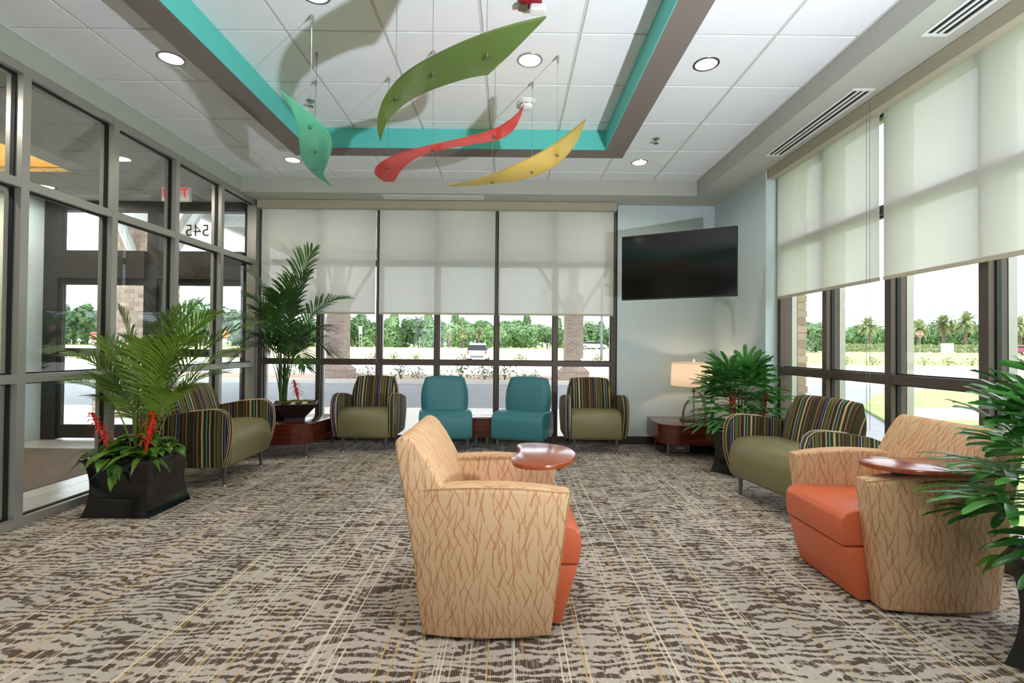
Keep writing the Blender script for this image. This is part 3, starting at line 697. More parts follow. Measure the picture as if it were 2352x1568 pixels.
TAB = [(0.009, 2.403), (0.02, 2.312), (0.057, 2.261), (0.134, 2.239), (0.214, 2.267), (0.283, 2.348), (0.322, 2.464), (0.326, 2.579), (0.289, 2.691), (0.213, 2.761), (0.118, 2.783), (0.054, 2.754), (0.039, 2.681), (0.053, 2.579), (0.041, 2.493)]
def tub_chair(label, tab_rot, tab_loc):
    r = empty('tub_armchair', label=label, cat='armchair', group='twig-print armchairs with orange seats')
    for sg in (-1, 1):
        rg = []; top_o = []
        for k in range(15):                                # cross-sections from rear to front, outer face bowed
            t = k / 14; q = 1 - (2 * t - 1) ** 2; xo = 0.330 + 0.030 * q; xi = 0.243; zt = 0.602 + 0.027 * q
            def P(x_, z_): return (sg * x_, (0.262 - 0.524 * t) + (0.078 - 0.156 * t) * z_ / 0.6, z_)
            rg.append([P(xi, 0.014), P(xo - 0.004, 0.014), P(xo, 0.03), P(xo, 0.2), P(xo, 0.4), P(xo, zt - 0.022), P(xo - 0.006, zt - 0.008), P(xo - 0.018, zt), P(xi + 0.014, zt), P(xi + 0.003, zt - 0.006), P(xi, zt - 0.02), P(xi, 0.3)])
            top_o.append(Vector(P(xo - 0.0045, zt - 0.006)))
        a = MB().rings(rg).build('armrest', M['willow'], r, smooth=0.6, bevel=0.004, seg=2, uv=True)
        MB().tube(top_o, 0.0024, 6).build('seam', M['willow_seam'], a, smooth=1.5)
        MB().tube([rg[14][3], rg[14][5]], 0.0026, 6).build('seam', M['willow_seam'], a, smooth=1.5)
    B = [(0.19, 0.30), (0.13, 0.45), (0.165, 0.56), (0.205, 0.65), (0.255, 0.74), (0.298, 0.80), (0.325, 0.822), (0.352, 0.828), (0.376, 0.818), (0.386, 0.795), (0.372, 0.70), (0.350, 0.60), (0.300, 0.30)]
    side_prism(B, -0.338, 0.338).build('backrest', M['willow'], r, smooth=0.7, bevel=0.016, seg=3, uv=True)
    C = [(-0.392, 0.268), (-0.402, 0.34), (-0.398, 0.40), (-0.378, 0.425), (-0.33, 0.437), (-0.1, 0.432), (0.17, 0.42), (0.17, 0.268)]
    side_prism(C, -0.243, 0.243).build('seat_cushion', M['orange'], r, smooth=0.7, bevel=0.010, seg=3)
    D = [(-0.318, 0.014), (-0.388, 0.264), (0.2, 0.264), (0.2, 0.014)]
    side_prism(D, -0.242, 0.242).build('seat_base', M['orange'], r, smooth=0.7, bevel=0.008, seg=2)
    MB().box((-0.3, -0.24, 0.0), (0.3, 0.24, 0.03)).build('plinth', M['black'], r)
    cx, cy = 0.16, 2.51
    tb = MB().prism([(p.x, p.y) for p in spline([(x - cx, y - cy) for x, y in TAB], 4, True)], 0.0, 0.022)
    t = tb.build('writing_tablet', M['tablet'], r, smooth=0.6, bevel=0.003, seg=2); t.location = tab_loc; t.rotation_euler = (0, 0, tab_rot)
    t['label'] = 'cherry laminate swivel writing tablet'
    MB().lathe([(0.028, 0.622), (0.028, 0.634), (0.014, 0.636), (0.014, tab_loc[2])], 18, (0.295, -0.17, 0)).build('swivel_post', M['black'], r, smooth=0.7)
    MB().box((min(0.27, tab_loc[0]), -0.20, 0.641), (0.32, -0.14, tab_loc[2])).build('swivel_arm', M['black'], r, bevel=0.003)
    return r
c1 = tub_chair('twig-print armchair with orange seat standing alone in the centre, side-on', math.radians(-90), (0.105, -0.25, 0.650))
c1.location = (-0.09, 2.405, 0); c1.rotation_euler = (0, 0, math.radians(90))
c2 = tub_chair('twig-print armchair with orange seat at the right edge, half behind a plant', math.radians(8), (0.27, -0.03, 0.650))
c2.location = (1.975, 2.625, 0); c2.rotation_euler = (0, 0, math.radians(-90))

# ================================================================== TABLES, TELEVISION, LAMP
def low_table(poly, legp, label):
    n = len(poly); cx = sum(p[0] for p in poly) / n; cy = sum(p[1] for p in poly) / n
    r = empty('low_table', (cx, cy, 0), label=label, cat='table', group='cherry-stained low tables')
    P = [(x - cx, y - cy) for x, y in poly]
    MB().prism(P, 0.15, 0.350).build('body', M['cherry'], r, smooth=0.5, bevel=0.003, seg=1)
    MB().prism([(x * 1.004, y * 1.004) for x, y in P], 0.350, 0.362).build('top', M['cherry'], r, smooth=0.5, bevel=0.003, seg=2)
    legs(r, [(x - cx, y - cy) for x, y in legp], 0.152)
    return r
def arc(cx, cy, rad, a0, a1, n=10): return [(cx + rad * math.cos(math.radians(a0 + (a1 - a0) * k / n)), cy + rad * math.sin(math.radians(a0 + (a1 - a0) * k / n))) for k in range(n + 1)]
low_table([(-3.08, 5.30)] + arc(-2.34, 5.52, 0.22, -90, -12) + [(-2.06, 6.20), (-3.08, 6.20)], [(-2.19, 5.408), (-2.165, 6.13), (-3.0, 5.40), (-3.0, 6.1)], 'cherry low table in the left corner carrying the square bowl')
low_table([(2.52, 5.48), (2.52, 6.24), (1.70, 6.24)] + arc(1.86, 5.68, 0.20, 190, 270), [(1.758, 5.575), (1.79, 6.17), (2.43, 5.56), (2.43, 6.15)], 'cherry low table in the right corner under the lamp')
low_table([(-0.445, 5.90), (-0.225, 5.90), (-0.115, 6.26), (-0.505, 6.26)], [(-0.40, 5.94), (-0.27, 5.94), (-0.16, 6.22), (-0.46, 6.22)], 'small wedge-shaped cherry table between the two teal chairs')
pb = empty('power_unit', (1.98, 5.90, 0), label='small grey electrical box on the floor under the right corner table', cat='electrical box')
MB().prism(rrect(-0.11, -0.07, 0.11, 0.07, 0.01), 0.0, 0.085).build('case', plain('grey_metal_case', '#8d8f90', 0.45, 0.3), pb, bevel=0.004)
MB().box((-0.05, -0.0725, 0.04), (0.045, -0.0705, 0.06)).build('white_strip', M['white_plastic'], pb)
MB().tube(spline([(0.11, 0, 0.03), (0.2, -0.05, 0.008), (0.28, 0.02, 0.10), (0.22, 0.08, 0.02), (0.34, -0.02, 0.06), (0.40, 0.15, 0.01)], 6), 0.005, 6).build('power_cord', M['black'], pb)
MB().tube(spline([(-0.11, 0, 0.03), (-0.2, -0.06, 0.008), (-0.26, 0.03, 0.02), (-0.2, 0.2, 0.006)], 6), 0.005, 6).build('power_cord', M['black'], pb)

tv = empty('television', (1.76, 5.315, 2.09), math.radians(-28.7), label='large flat black television mounted across the corner', cat='television')
MB().prism(rrect(-0.593, -0.02, 0.593, 0.016, 0.006, 2), -0.355, 0.355).build('housing', M['black'], tv, bevel=0.003)
MB().box((-0.584, -0.0215, -0.340), (0.584, -0.0195, 0.346)).build('screen', M['screen'], tv)
MB().box((-0.3, 0.016, -0.22), (0.3, 0.05, 0.1)).build('electronics_bulge', M['black'], tv, bevel=0.008)
MB().box((-0.15, 0.05, -0.1), (0.15, 0.065, 0.1)).build('mount_plate', M['lampmetal'], tv)
MB().box((0.0, 1.10, -0.12), (0.2, 1.13, 0.12)).build('wall_plate', M['lampmetal'], tv)
MB().tube([(0, 0.06, 0), (0.25, 0.55, 0), (0.10, 1.185, 0.0)], 0.025, 8).build('wall_arm', M['lampmetal'], tv)
MB().prism(rrect(-0.03, -0.021, 0.03, 0.0, 0.005, 2), -0.363, -0.354).build('chrome_bar', M['chrome'], tv)  # small chrome bar at the middle of the bottom edge

lamp = empty('table_lamp', (2.145, 5.86, 0.362), label='table lamp with drum shade and sailboat-shaped metal base on the corner table', cat='lamp')
g = G('lamp_shade_linen'); x, y, z, o = g.xyz()
wv = g.noise(g.vec(x * 20.0, y * 20.0, z * 300.0), 1.0, 2.0); cl = g.mix(wv, hexc('#dfcdb8'), hexc('#efe2d2'))
M['shade'] = g.done(g.mixs(0.5, g.shader('ShaderNodeBsdfDiffuse', Color=cl), g.shader('ShaderNodeBsdfTranslucent', Color=cl)))
sh = MB().lathe([(0.262, 0.405), (0.248, 0.678)], 48, cap=False).build('lamp_shade', M['shade'], lamp, smooth=0.5)
MB().lathe([(0.262, 0.403), (0.264, 0.409), (0.261, 0.410)], 48, cap=False).build('shade_rim', M['piping'], sh, smooth=0.5)
MB().lathe([(0.248, 0.674), (0.25, 0.680), (0.247, 0.680)], 48, cap=False).build('shade_rim', M['piping'], sh, smooth=0.5)
for k in range(3):
    a = 2 * PI * k / 3
    MB().tube([(0, 0, 0.665), (0.246 * math.cos(a), 0.246 * math.sin(a), 0.665)], 0.003, 6).build('spider', M['lampmetal'], sh)
MB().lathe([(0.006, 0.66), (0.006, 0.69), (0.013, 0.70), (0.016, 0.712), (0.010, 0.724), (0.002, 0.728)], 16).build('finial', M['white_plastic'], lamp, smooth=0.8)
MB().tube([(0, 0, 0.03), (0, 0, 0.67)], 0.006, 8).build('stem', M['lampmetal'], lamp, smooth=1)
MB().lathe([(0.008, 0.33), (0.022, 0.345), (0.022, 0.36), (0.012, 0.40), (0.012, 0.44)], 16).build('socket', M['lampmetal'], lamp, smooth=0.8)
MB().prism(rrect(-0.155, -0.05, 0.155, 0.05, 0.02), 0.0, 0.032).build('plinth', M['lampmetal'], lamp, bevel=0.004)
for sg, hgt, wdt in ((-1, 0.22, 0.115), (1, 0.31, 0.125)):
    pts = [(sg * 0.012 if t > 0.98 else sg * wdt * math.cos(t * PI / 2) ** 0.8 + sg * 0.012, 0.03 + hgt * math.sin(t * PI / 2)) for t in [k / 12 for k in range(13)]]
    rr = []
    for (px, pz) in pts: rr.append([(px - 0.008, -0.016, pz), (px + 0.008, -0.016, pz), (px + 0.008, 0.016, pz), (px - 0.008, 0.016, pz)])
    MB().rings(rr).build('sail', M['lampmetal'], lamp, smooth=0.6)
g = G('lamp_bulb_glow'); M['bulb'] = g.done(g.shader('ShaderNodeEmission', Color=(1, 0.75, 0.45, 1), Strength=8.0))
MB().lathe([(0.012, 0.44), (0.03, 0.48), (0.034, 0.51), (0.025, 0.54), (0.002, 0.552)], 16).build('bulb', M['bulb'], lamp, smooth=1)
light('table_lamp_light', 'POINT', (2.145, 5.86, 0.362 + 0.57), 5.0, (1, 0.79, 0.60), 0.03)

# ================================================================== PLANTS
def strip(mb, pts, widths, side, fold=0.25):
    """blade along pts with a centre fold; side = sideways vector at base"""
    P = [Vector(p) for p in pts]; n = len(P); L = []; C = []; R = []
    for i, p in enumerate(P):
        t = (P[min(i + 1, n - 1)] - P[max(i - 1, 0)])
        if t.length < 1e-9: t = Vector((0, 0, 1))
        t.normalize(); s = (side - t * side.dot(t))
        s = s.normalized() if s.length > 1e-6 else Vector((1, 0, 0)); u = s.cross(t)
        w = widths[i]
        L.append(p - s * w + u * w * fold); C.append(p); R.append(p + s * w + u * w * fold)
    b = L + C + R; fs = []
    for i in range(n - 1):
        fs += [(i, n + i, n + i + 1, i + 1), (n + i, 2 * n + i, 2 * n + i + 1, n + i + 1)]
    mb.add(b, fs)
def frond(root, a, b, c, leaf, mat, n=26, wid=0.011, droop=0.25, rnd=None, start=0.22):
    """feather palm leaf along a bezier: rachis with paired leaflets"""
    rnd = rnd or random; a, b, c = Vector(a), Vector(b), Vector(c); mb = MB()
    pts = [bez(a, b, c, k / 14) for k in range(15)]
    mb.tube(pts, [0.006 - 0.0048 * k / 14 for k in range(15)], 5)
    for k in range(n):
        t = start + (1 - start) * k / (n - 1); p = bez(a, b, c, min(t, 1)); tg = (bez(a, b, c, min(t + 0.02, 1.02)) - bez(a, b, c, t - 0.02)).normalized()
        sd = tg.cross(Vector((0, 0, 1)));  sd = sd.normalized() if sd.length > 0.05 else Vector((1, 0, 0))
        upv = sd.cross(tg)
        ln = leaf * (0.45 + 0.75 * math.sin(PI * min(1, 0.12 + 0.86 * (t - start) / (1 - start)))) * rnd.uniform(0.88, 1.1)
        for sg in (-1, 1):
            ang = math.radians(rnd.uniform(48, 60) - 26 * (t - start) / (1 - start))
            d = (tg * math.cos(ang) + sd * sg * math.sin(ang) + upv * 0.18).normalized()
            q = [p, p + d * ln * 0.33, p + d * ln * 0.68 + Vector((0, 0, -droop * ln * 0.22)), p + d * ln * 0.97 + Vector((0, 0, -droop * ln * 0.62))]
            strip(mb, q, [wid * 0.35, wid, wid * 0.8, wid * 0.08], upv.cross(d))
    return mb.build('frond', mat, root, smooth=1.2)
def strap_leaf(root, a, d, ln, mat, wid=0.018, arch=0.5, name='strap_leaf', parent=None):
    a = Vector(a); d = Vector(d); h = Vector((d.x, d.y, 0)); pts = []
    for k in range(8):
        t = k / 7; pts.append(a + h * ln * t + Vector((0, 0, ln * (d.z * t - arch * t * t))))
    sd = h.cross(Vector((0, 0, 1))); sd = sd.normalized() if sd.length > 1e-5 else Vector((1, 0, 0))
    mb = MB(); strip(mb, pts, [wid * (0.6 + 0.4 * math.sin(PI * k / 7)) * (1 if k < 6 else 0.55 if k == 6 else 0.08) for k in range(8)], sd, 0.35)
    return mb.build(name, mat, root, smooth=1.2)
def bromeliad(root, base, tip, nleaf, ll, rnd):
    """red flower spike with curling bracts over a rosette of strap leaves"""
    base, tip = Vector(base), Vector(tip); ax = tip - base; ln = ax.length
    mid = (base + tip) / 2 + Vector((rnd.uniform(-0.01, 0.01), 0, 0))
    mb = MB(); pts = [bez(base, mid, tip, k / 8) for k in range(9)]
    mb.tube(pts, [0.007, 0.009, 0.012, 0.013, 0.014, 0.013, 0.011, 0.008, 0.003], 8)
    sp = mb.build('flower_spike', M['red_spike'], root, smooth=1.2); sp['label'] = 'red bromeliad flower spike'
    for k in range(24):
        t = 0.18 + 0.80 * k / 23; p = bez(base, mid, tip, t); a = k * 2.4
        d = Vector((math.cos(a), math.sin(a), 0)); L = 0.058 * (1.25 - 0.6 * t) * rnd.uniform(0.7, 1.2)
        m2 = MB(); strip(m2, [p, p + d * L * 0.55 + Vector((0, 0, L * 0.45)), p + d * L + Vector((0, 0, L * 0.35)), p + d * L * 1.3 + Vector((0, 0, 0.0))], [0.010, 0.012, 0.006, 0.001], d.cross(Vector((0, 0, 1))), 0.3)
        m2.build('bract', M['red_spike'], sp, smooth=1.2)
    for k in range(nleaf):
        a = 2 * PI * k / nleaf + rnd.uniform(-0.2, 0.2)
        strap_leaf(root, base - ax * 0.15, (math.cos(a), math.sin(a), rnd.uniform(0.45, 0.9)), ll * rnd.uniform(0.8, 1.15), M['strap'], 0.019, rnd.uniform(0.7, 1.0))
def heart_leaf(root, p, d, size, mat):
    p = Vector(p); d = Vector(d).normalized(); sd = d.cross(Vector((0, 0, 1))).normalized(); dn = Vector((0, 0, -1))
    mb = MB(); q = [p + d * size * t + dn * size * 0.55 * t * t for t in (0, 0.12, 0.35, 0.62, 0.85, 1.0)]
    strip(mb, q, [size * k for k in (0.12, 0.30, 0.36, 0.26, 0.11, 0.01)], sd, 0.3)
    return mb.build('leaf', mat, root, smooth=1.2)
def waisted_pot(root, half, h, waist, mat, rz=0.0):
    prof = [(half, 0.0), (half * 0.985, 0.01)] + [(half * (waist + (1 - waist) * abs(1 - 2 * t) ** 2.0), h * t) for t in [k / 12 for k in range(1, 12)]] + [(half * 1.03, h - 0.008), (half * 1.03, h), (half * 0.9, h), (half * 0.88, h - 0.03)]
    rg = [[(sx * r_, sy * r_, z) for sx, sy in ((-1, -1), (1, -1), (1, 1), (-1, 1))] for r_, z in prof]
    o = MB().rings(rg).build('pot', mat, root, smooth=0.5); o.rotation_euler = (0, 0, rz)
    s_ = MB().box((-half * 0.89, -half * 0.89, h - 0.07), (half * 0.89, half * 0.89, h - 0.018)).build('gravel', M['soil'], root); s_.rotation_euler = (0, 0, rz)
    return o

# --- left planter with areca palm, pothos and bromeliads
PL = (-2.715, 3.695, 0)
pl = empty('potted_palm', PL, label='waisted glossy black square planter with palm and red bromeliads by the glass partition', cat='potted plant')
waisted_pot(pl, 0.232, 0.40, 0.86, M['pot'])
rr = random.Random(3)
for (bx_, tx, ty, tz, lift) in [(0.0, 0.78, 0.10, 1.36, 0.42), (0.02, 0.55, -0.05, 1.42, 0.35), (0.0, 0.52, 0.12, 0.98, 0.45), (-0.02, -0.40, -0.05, 1.10, 0.42), (0.0, -0.38, 0.12, 0.95, 0.40), (0.0, -0.10, -0.08, 1.42, 0.2),
                                 (0.02, 0.20, -0.18, 1.18, 0.35), (0.0, 0.12, 0.20, 1.45, 0.25), (-0.02, -0.28, -0.22, 0.92, 0.42), (0.03, 0.38, -0.18, 0.86, 0.45), (0.0, -0.40, 0.20, 0.78, 0.45), (0.04, 0.60, 0.18, 1.15, 0.4), (0.0, -0.18, 0.22, 1.22, 0.3), (0.02, 0.34, 0.08, 1.50, 0.25), (0.0, -0.30, 0.0, 1.22, 0.35), (0.02, 0.44, -0.16, 1.24, 0.42)]:
    a = Vector((bx_ + rr.uniform(-0.04, 0.04) + 0.02, rr.uniform(-0.04, 0.04), 0.36)); c_ = Vector((tx, ty, tz))
    b = Vector((a.x + (tx - a.x) * 0.28, ty * 0.3, max(a.z, tz) * 0.74 + lift * 0.5))
    frond(pl, a, b, c_, 0.25, M['palm_leaf'], 25, 0.0085, 0.35, rr, 0.38)
for k in range(9):
    a = rr.uniform(0, 6.28); MB().tube([(0.03 * math.cos(a), 0.03 * math.sin(a), 0.36), (0.05 * math.cos(a), 0.05 * math.sin(a), 0.72)], [0.008, 0.005], 6).build('cane', M['stem'], pl, smooth=1)
for k in range(90):
    a = rr.uniform(0, 6.28); r_ = rr.uniform(0.03, 0.25); z = 0.40 + rr.uniform(0.0, 0.15) * (1.1 - r_ / 0.3)
    heart_leaf(pl, (r_ * math.cos(a), r_ * math.sin(a), z), (math.cos(a + rr.uniform(-0.9, 0.9)), math.sin(a + rr.uniform(-0.9, 0.9)), rr.uniform(-0.1, 0.7)), rr.uniform(0.08, 0.14), M['pothos'])
for p in ((-0.02, -0.225, 0.39), (0.03, -0.23, 0.35), (0.0, -0.235, 0.30)): heart_leaf(pl, p, (0.1, -0.4, -0.5), 0.08, M['pothos'])
bromeliad(pl, (-0.15, -0.10, 0.44), (-0.235, -0.14, 0.70), 9, 0.30, rr)
bromeliad(pl, (0.13, -0.13, 0.42), (0.215, -0.17, 0.72), 10, 0.26, rr)
bromeliad(pl, (0.0, 0.12, 0.46), (0.0, 0.14, 0.76), 6, 0.22, rr)

# --- square bowl on the left table, and the tall kentia palm behind it
bw = empty('succulent_bowl', (-2.42, 5.66, 0.362), math.radians(20), label='dark flared square bowl of succulents with one red bromeliad on the left corner table', cat='potted plant')
MB().rings([[(sx * r_, sy * r_, z) for sx, sy in ((-1, -1), (1, -1), (1, 1), (-1, 1))] for r_, z in ((0.105, 0.0), (0.105, 0.03), (0.10, 0.035), (0.24, 0.195), (0.245, 0.20), (0.225, 0.20), (0.21, 0.18))]).build('bowl', M['bowl'], bw, smooth=0.3)
MB().prism([(-0.21, -0.21), (0.21, -0.21), (0.21, 0.21), (-0.21, 0.21)], 0.17, 0.188).build('gravel', M['soil'], bw)
rr = random.Random(5)
for k in range(9):
    a = rr.uniform(0, 6.28); q = rr.uniform(0.04, 0.18); c_ = Vector((q * math.cos(a), q * math.sin(a), 0.19)); mb = MB()
    for j in range(11):
        b_ = j * 2.4; rl = rr.uniform(0.035, 0.055); d = Vector((math.cos(b_), math.sin(b_), 0)); strip(mb, [c_, c_ + d * rl * 0.6 + Vector((0, 0, 0.02)), c_ + d * rl + Vector((0, 0, 0.03))], [0.006, 0.011, 0.002], d.cross(Vector((0, 0, 1))), 0.2)
    mb.build('succulent', M['succulent'], bw, smooth=1.2)
for k in range(6):
    mb = MB(); mb.lathe([(0.001, -0.02), (0.02, -0.012), (0.028, 0.0), (0.02, 0.014), (0.001, 0.02)], 10, (rr.uniform(-0.16, 0.16), rr.uniform(-0.16, 0.16), 0.195)); mb.build('pebble', M['piping'], bw, smooth=1)
bromeliad(bw, (0.03, 0.03, 0.21), (-0.02, 0.0, 0.44), 12, 0.21, rr)

kp = empty('kentia_palm', (-2.68, 5.93, 0.362), label='tall dark green feather palm in a low dark pot on the left corner table', cat='potted plant')
MB().lathe([(0.10, 0.0), (0.12, 0.02), (0.15, 0.10), (0.155, 0.14), (0.145, 0.14), (0.135, 0.12)], 28).build('pot', M['pot'], kp, smooth=0.6)
MB().lathe([(0.001, 0.115), (0.138, 0.115), (0.138, 0.10), (0.001, 0.10)], 28).build('gravel', M['soil'], kp)
rr = random.Random(8)
for (tx, ty, tz, lift, lf) in [(0.35, -0.10, 1.93, 0.15, 0.36), (0.74, -0.15, 1.38, 0.68, 0.33), (-0.34, -0.15, 1.66, 0.45, 0.33), (-0.44, -0.25, 1.12, 0.75, 0.32), (0.58, -0.15, 0.78, 0.78, 0.32), (-0.40, -0.35, 0.68, 0.72, 0.30),
                               (0.60, -0.30, 1.02, 0.75, 0.32), (0.12, -0.38, 1.40, 0.45, 0.32), (-0.14, -0.32, 1.22, 0.55, 0.32), (0.30, -0.40, 0.84, 0.7, 0.30), (-0.42, 0.0, 1.40, 0.55, 0.33), (0.02, 0.06, 1.60, 0.3, 0.33), (-0.24, -0.44, 0.88, 0.7, 0.30), (0.26, 0.0, 1.66, 0.35, 0.33), (0.42, -0.42, 0.62, 0.7, 0.28)]:
    a = Vector((rr.uniform(-0.04, 0.04), rr.uniform(-0.04, 0.04), 0.11)); c_ = Vector((tx, ty, tz))
    b = Vector((a.x + tx * 0.18, ty * 0.2, max(0.75, tz * 0.72) + lift * 0.55))
    frond(kp, a, b, c_, lf, M['palm_leaf_dark'], 22, 0.0125, 0.35, rr, 0.42)
for k in range(7):
    a = 2 * PI * k / 7; MB().tube([(0.03 * math.cos(a), 0.03 * math.sin(a), 0.11), (0.06 * math.cos(a), 0.04 * math.sin(a), 0.78)], [0.011, 0.006], 6).build('cane', M['stem'], kp, smooth=1)

# --- lady palms
def fan_leaf(root, a, d, stalk, blade, n, mat, rnd, wid=0.017):
    a = Vector(a); d = Vector(d).normalized(); sd = d.cross(Vector((0, 0, 1)));  sd = sd.normalized() if sd.length > 0.05 else Vector((1, 0, 0)); upv = sd.cross(d)
    c = a + d * stalk + Vector((0, 0, -0.06 * stalk)); mb = MB(); mb.tube([a, (a + c) / 2 + Vector((0, 0, 0.02)), c], [0.004, 0.0035, 0.003], 5)
    for k in range(n):
        s = -1 + 2 * k / (n - 1); ang = s * 1.55
        dd = (d * math.cos(ang) + sd * math.sin(ang) + upv * 0.15).normalized(); L = blade * (1 - 0.28 * abs(s)) * rnd.uniform(0.9, 1.08)
        dr_ = Vector((0, 0, -1)) * L
        pts = [c, c + dd * L * 0.3 + dr_ * 0.01, c + dd * L * 0.62 + dr_ * 0.08, c + dd * L * 0.9 + dr_ * 0.20, c + dd * L * 0.98 + dr_ * 0.25]
        strip(mb, pts, [0.004, wid * 0.85, wid, wid * 0.75, wid * 0.25], dd.cross(upv), 0.28)
    return mb.build('fan_leaf', mat, root, smooth=1.2)
def lady_palm(root, zb, h, nl, spread, blade, rnd, skew=(0, 0), wid=0.017):
    for k in range(8):
        a = rnd.uniform(0, 6.28); q = rnd.uniform(0.02, 0.10)
        MB().tube([(q * math.cos(a), q * math.sin(a), zb), (q * 1.3 * math.cos(a), q * 1.3 * math.sin(a), zb + h * 0.62)], [0.010, 0.007], 6).build('cane', M['trunk'], root, smooth=1)
    for k in range(nl):
        a = k * 2.399 + rnd.uniform(-0.3, 0.3); t = k / (nl - 1); el = -0.25 + 1.25 * t + rnd.uniform(-0.2, 0.2)
        z = zb + h * (0.25 + 0.5 * t); q = 0.06
        d = (math.cos(a) * math.cos(el) + skew[0], math.sin(a) * math.cos(el) + skew[1], math.sin(el))
        fan_leaf(root, (q * math.cos(a), q * math.sin(a), z), d, spread * rnd.uniform(0.7, 1.0) * (1 - 0.25 * t), blade * rnd.uniform(0.85, 1.1), rnd.choice((6, 7, 8)), M['rhapis'], rnd, wid)
rp = empty('lady_palm', (2.235, 4.905, 0), label='bushy lady palm with red bromeliads in a tall black planter beside the lamp table', cat='potted plant')
waisted_pot(rp, 0.188, 0.41, 0.84, M['pot'], math.radians(-51))
rr = random.Random(11)
lady_palm(rp, 0.36, 0.74, 58, 0.23, 0.31, rr, wid=0.022)
bromeliad(rp, (-0.12, -0.15, 0.50), (-0.15, -0.20, 0.78), 8, 0.28, rr)
bromeliad(rp, (0.16, -0.15, 0.52), (0.18, -0.19, 0.80), 6, 0.26, rr)
fp = empty('lady_palm', (2.20, 1.88, 0), label='large lady palm with trailing leaves in a black planter cut by the right edge', cat='potted plant')
waisted_pot(fp, 0.215, 0.42, 0.82, M['pot'], math.radians(35))
rr = random.Random(21)
lady_palm(fp, 0.37, 0.74, 60, 0.24, 0.31, rr, wid=0.019)
for k in range(22):
    a = rr.uniform(0, 6.28); z = rr.uniform(0.28, 0.46); r_ = 0.21 + rr.uniform(0, 0.05)
    heart_leaf(fp, (r_ * math.cos(a), r_ * math.sin(a), z), (math.cos(a), math.sin(a), -0.1), rr.uniform(0.09, 0.13), M['pothos'])

# ================================================================== OUTSIDE
concrete = plain('pale_concrete', '#d9d6cf', 0.9, var=0.05, scale=0.8)
asphalt = plain('grey_asphalt', '#8d8f92', 0.9, var=0.08, scale=1.5)
mulch = plain('pale_mulch', '#a58f78', 0.95, var=0.2, scale=3)
drygrass = plain('dry_grass_verge', '#c4b48c', 0.95, var=0.18, scale=0.25)
green = plain('mown_lawn', '#93ad62', 0.95, var=0.18, scale=1.6)
green2 = plain('far_grass', '#a9b86c', 0.95, var=0.2, scale=0.3)
def slab(name, poly, zt, th, mat):
    m = MB(); n = len(poly); zz = zt if isinstance(zt, (list, tuple)) else [zt] * n
    m.add([(x, y, z - th) for (x, y), z in zip(poly, zz)] + [(x, y, z) for (x, y), z in zip(poly, zz)], [tuple(range(n - 1, -1, -1)), tuple(range(n, 2 * n))] + [(i, (i + 1) % n, n + (i + 1) % n, n + i) for i in range(n)])
    return struct(name, m, mat)
slab('driveway', [(-70, 6.4), (90, 6.4), (90, 18.0), (-70, 18.0)], -0.13, 0.3, asphalt)
slab('sidewalk', [(-30, 6.46), (2.95, 6.46), (4.6, 7.5), (4.6, 10.4), (-30, 10.4)], -0.06, 0.2, concrete)
slab('side_ground', [(2.86, -30), (90, -30), (90, 6.4), (2.86, 6.4)], -0.14, 0.3, asphalt)
slab('rear_ground', [(-60, -60), (2.86, -60), (2.86, -2.72), (-60, -2.72)], -0.14, 0.3, concrete)
slab('kerb', [(-70, 18.0), (90, 18.0), (90, 18.25), (-70, 18.25)], 0.02, 0.3, concrete)
slab('planting_bed', [(-70, 18.25), (12, 18.25), (12, 22.5), (-70, 22.5)], -0.02, 0.25, mulch)
slab('parking_lot', [(-120, 22.5), (130, 22.5), (130, 46), (-120, 46)], -0.12, 0.3, concrete)
slab('planting_bed_far', [(12, 18.25), (90, 18.25), (90, 22.5), (12, 22.5)], -0.03, 0.25, concrete)
slab('verge', [(-160, 46), (22, 46), (34, 80), (-190, 80)], [-0.1, -0.1, 1.0, 1.0], 0.3, drygrass)
slab('verge_green', [(22, 46), (160, 46), (190, 80), (34, 80)], [-0.1, -0.1, 1.0, 1.0], 0.3, green2)
slab('road', [(-260, 80), (280, 80), (300, 98), (-280, 98)], 1.02, 0.3, concrete)
slab('far_verge', [(-300, 98), (320, 98), (420, 320), (-420, 320)], [1.0, 1.0, 3.0, 3.0], 0.3, green2)
ly = slab('lawn', [(4.0, -20), (60, -20), (60, 19.0), (20, 18.2), (14.0, 16.9), (10.6, 14.6), (8.0, 11.4), (6.4, 8.2), (5.2, 5.6), (4.0, 4.8)], -0.07, 0.05, green)
slab('path', [(7.6, 9.3), (60, 9.3), (60, 11.1), (8.6, 11.1)], -0.055, 0.05, concrete)
# strip of grass hard against the side windows
slab('lawn_edge', [(2.9, -20), (4.0, -20), (4.0, 4.8), (2.9, 4.6)], -0.075, 0.05, green)

# brick
def brick_mat():
    g = G('weathered_brick'); tc = g.t.nodes.new('ShaderNodeTexCoord'); x, y, z, o = g.xyz()
    b = g.t.nodes.new('ShaderNodeTexBrick'); g.put(b.inputs['Vector'], g.vec(x + y, z, 0.0)); b.inputs['Color1'].default_value = hexc('#a58f80'); b.inputs['Color2'].default_value = hexc('#8a7669'); b.inputs['Mortar'].default_value = hexc('#c9c2b8')
    b.inputs['Scale'].default_value = 1.0; b.inputs['Brick Width'].default_value = 0.21; b.inputs['Row Height'].default_value = 0.075; b.inputs['Mortar Size'].default_value = 0.006
    n = g.noise(o, 9.0, 3.0); c = g.mix(n * 0.5, E(g, b.outputs['Color']), hexc('#b9a595'), 'MULTIPLY')
    return g.done(g.bsdf(E(g, b.outputs['Color']), 0.9, 0, g.bump(E(g, b.outputs['Fac']), 0.3, 0.01), 0.2))
M['brickwall'] = brick_mat()
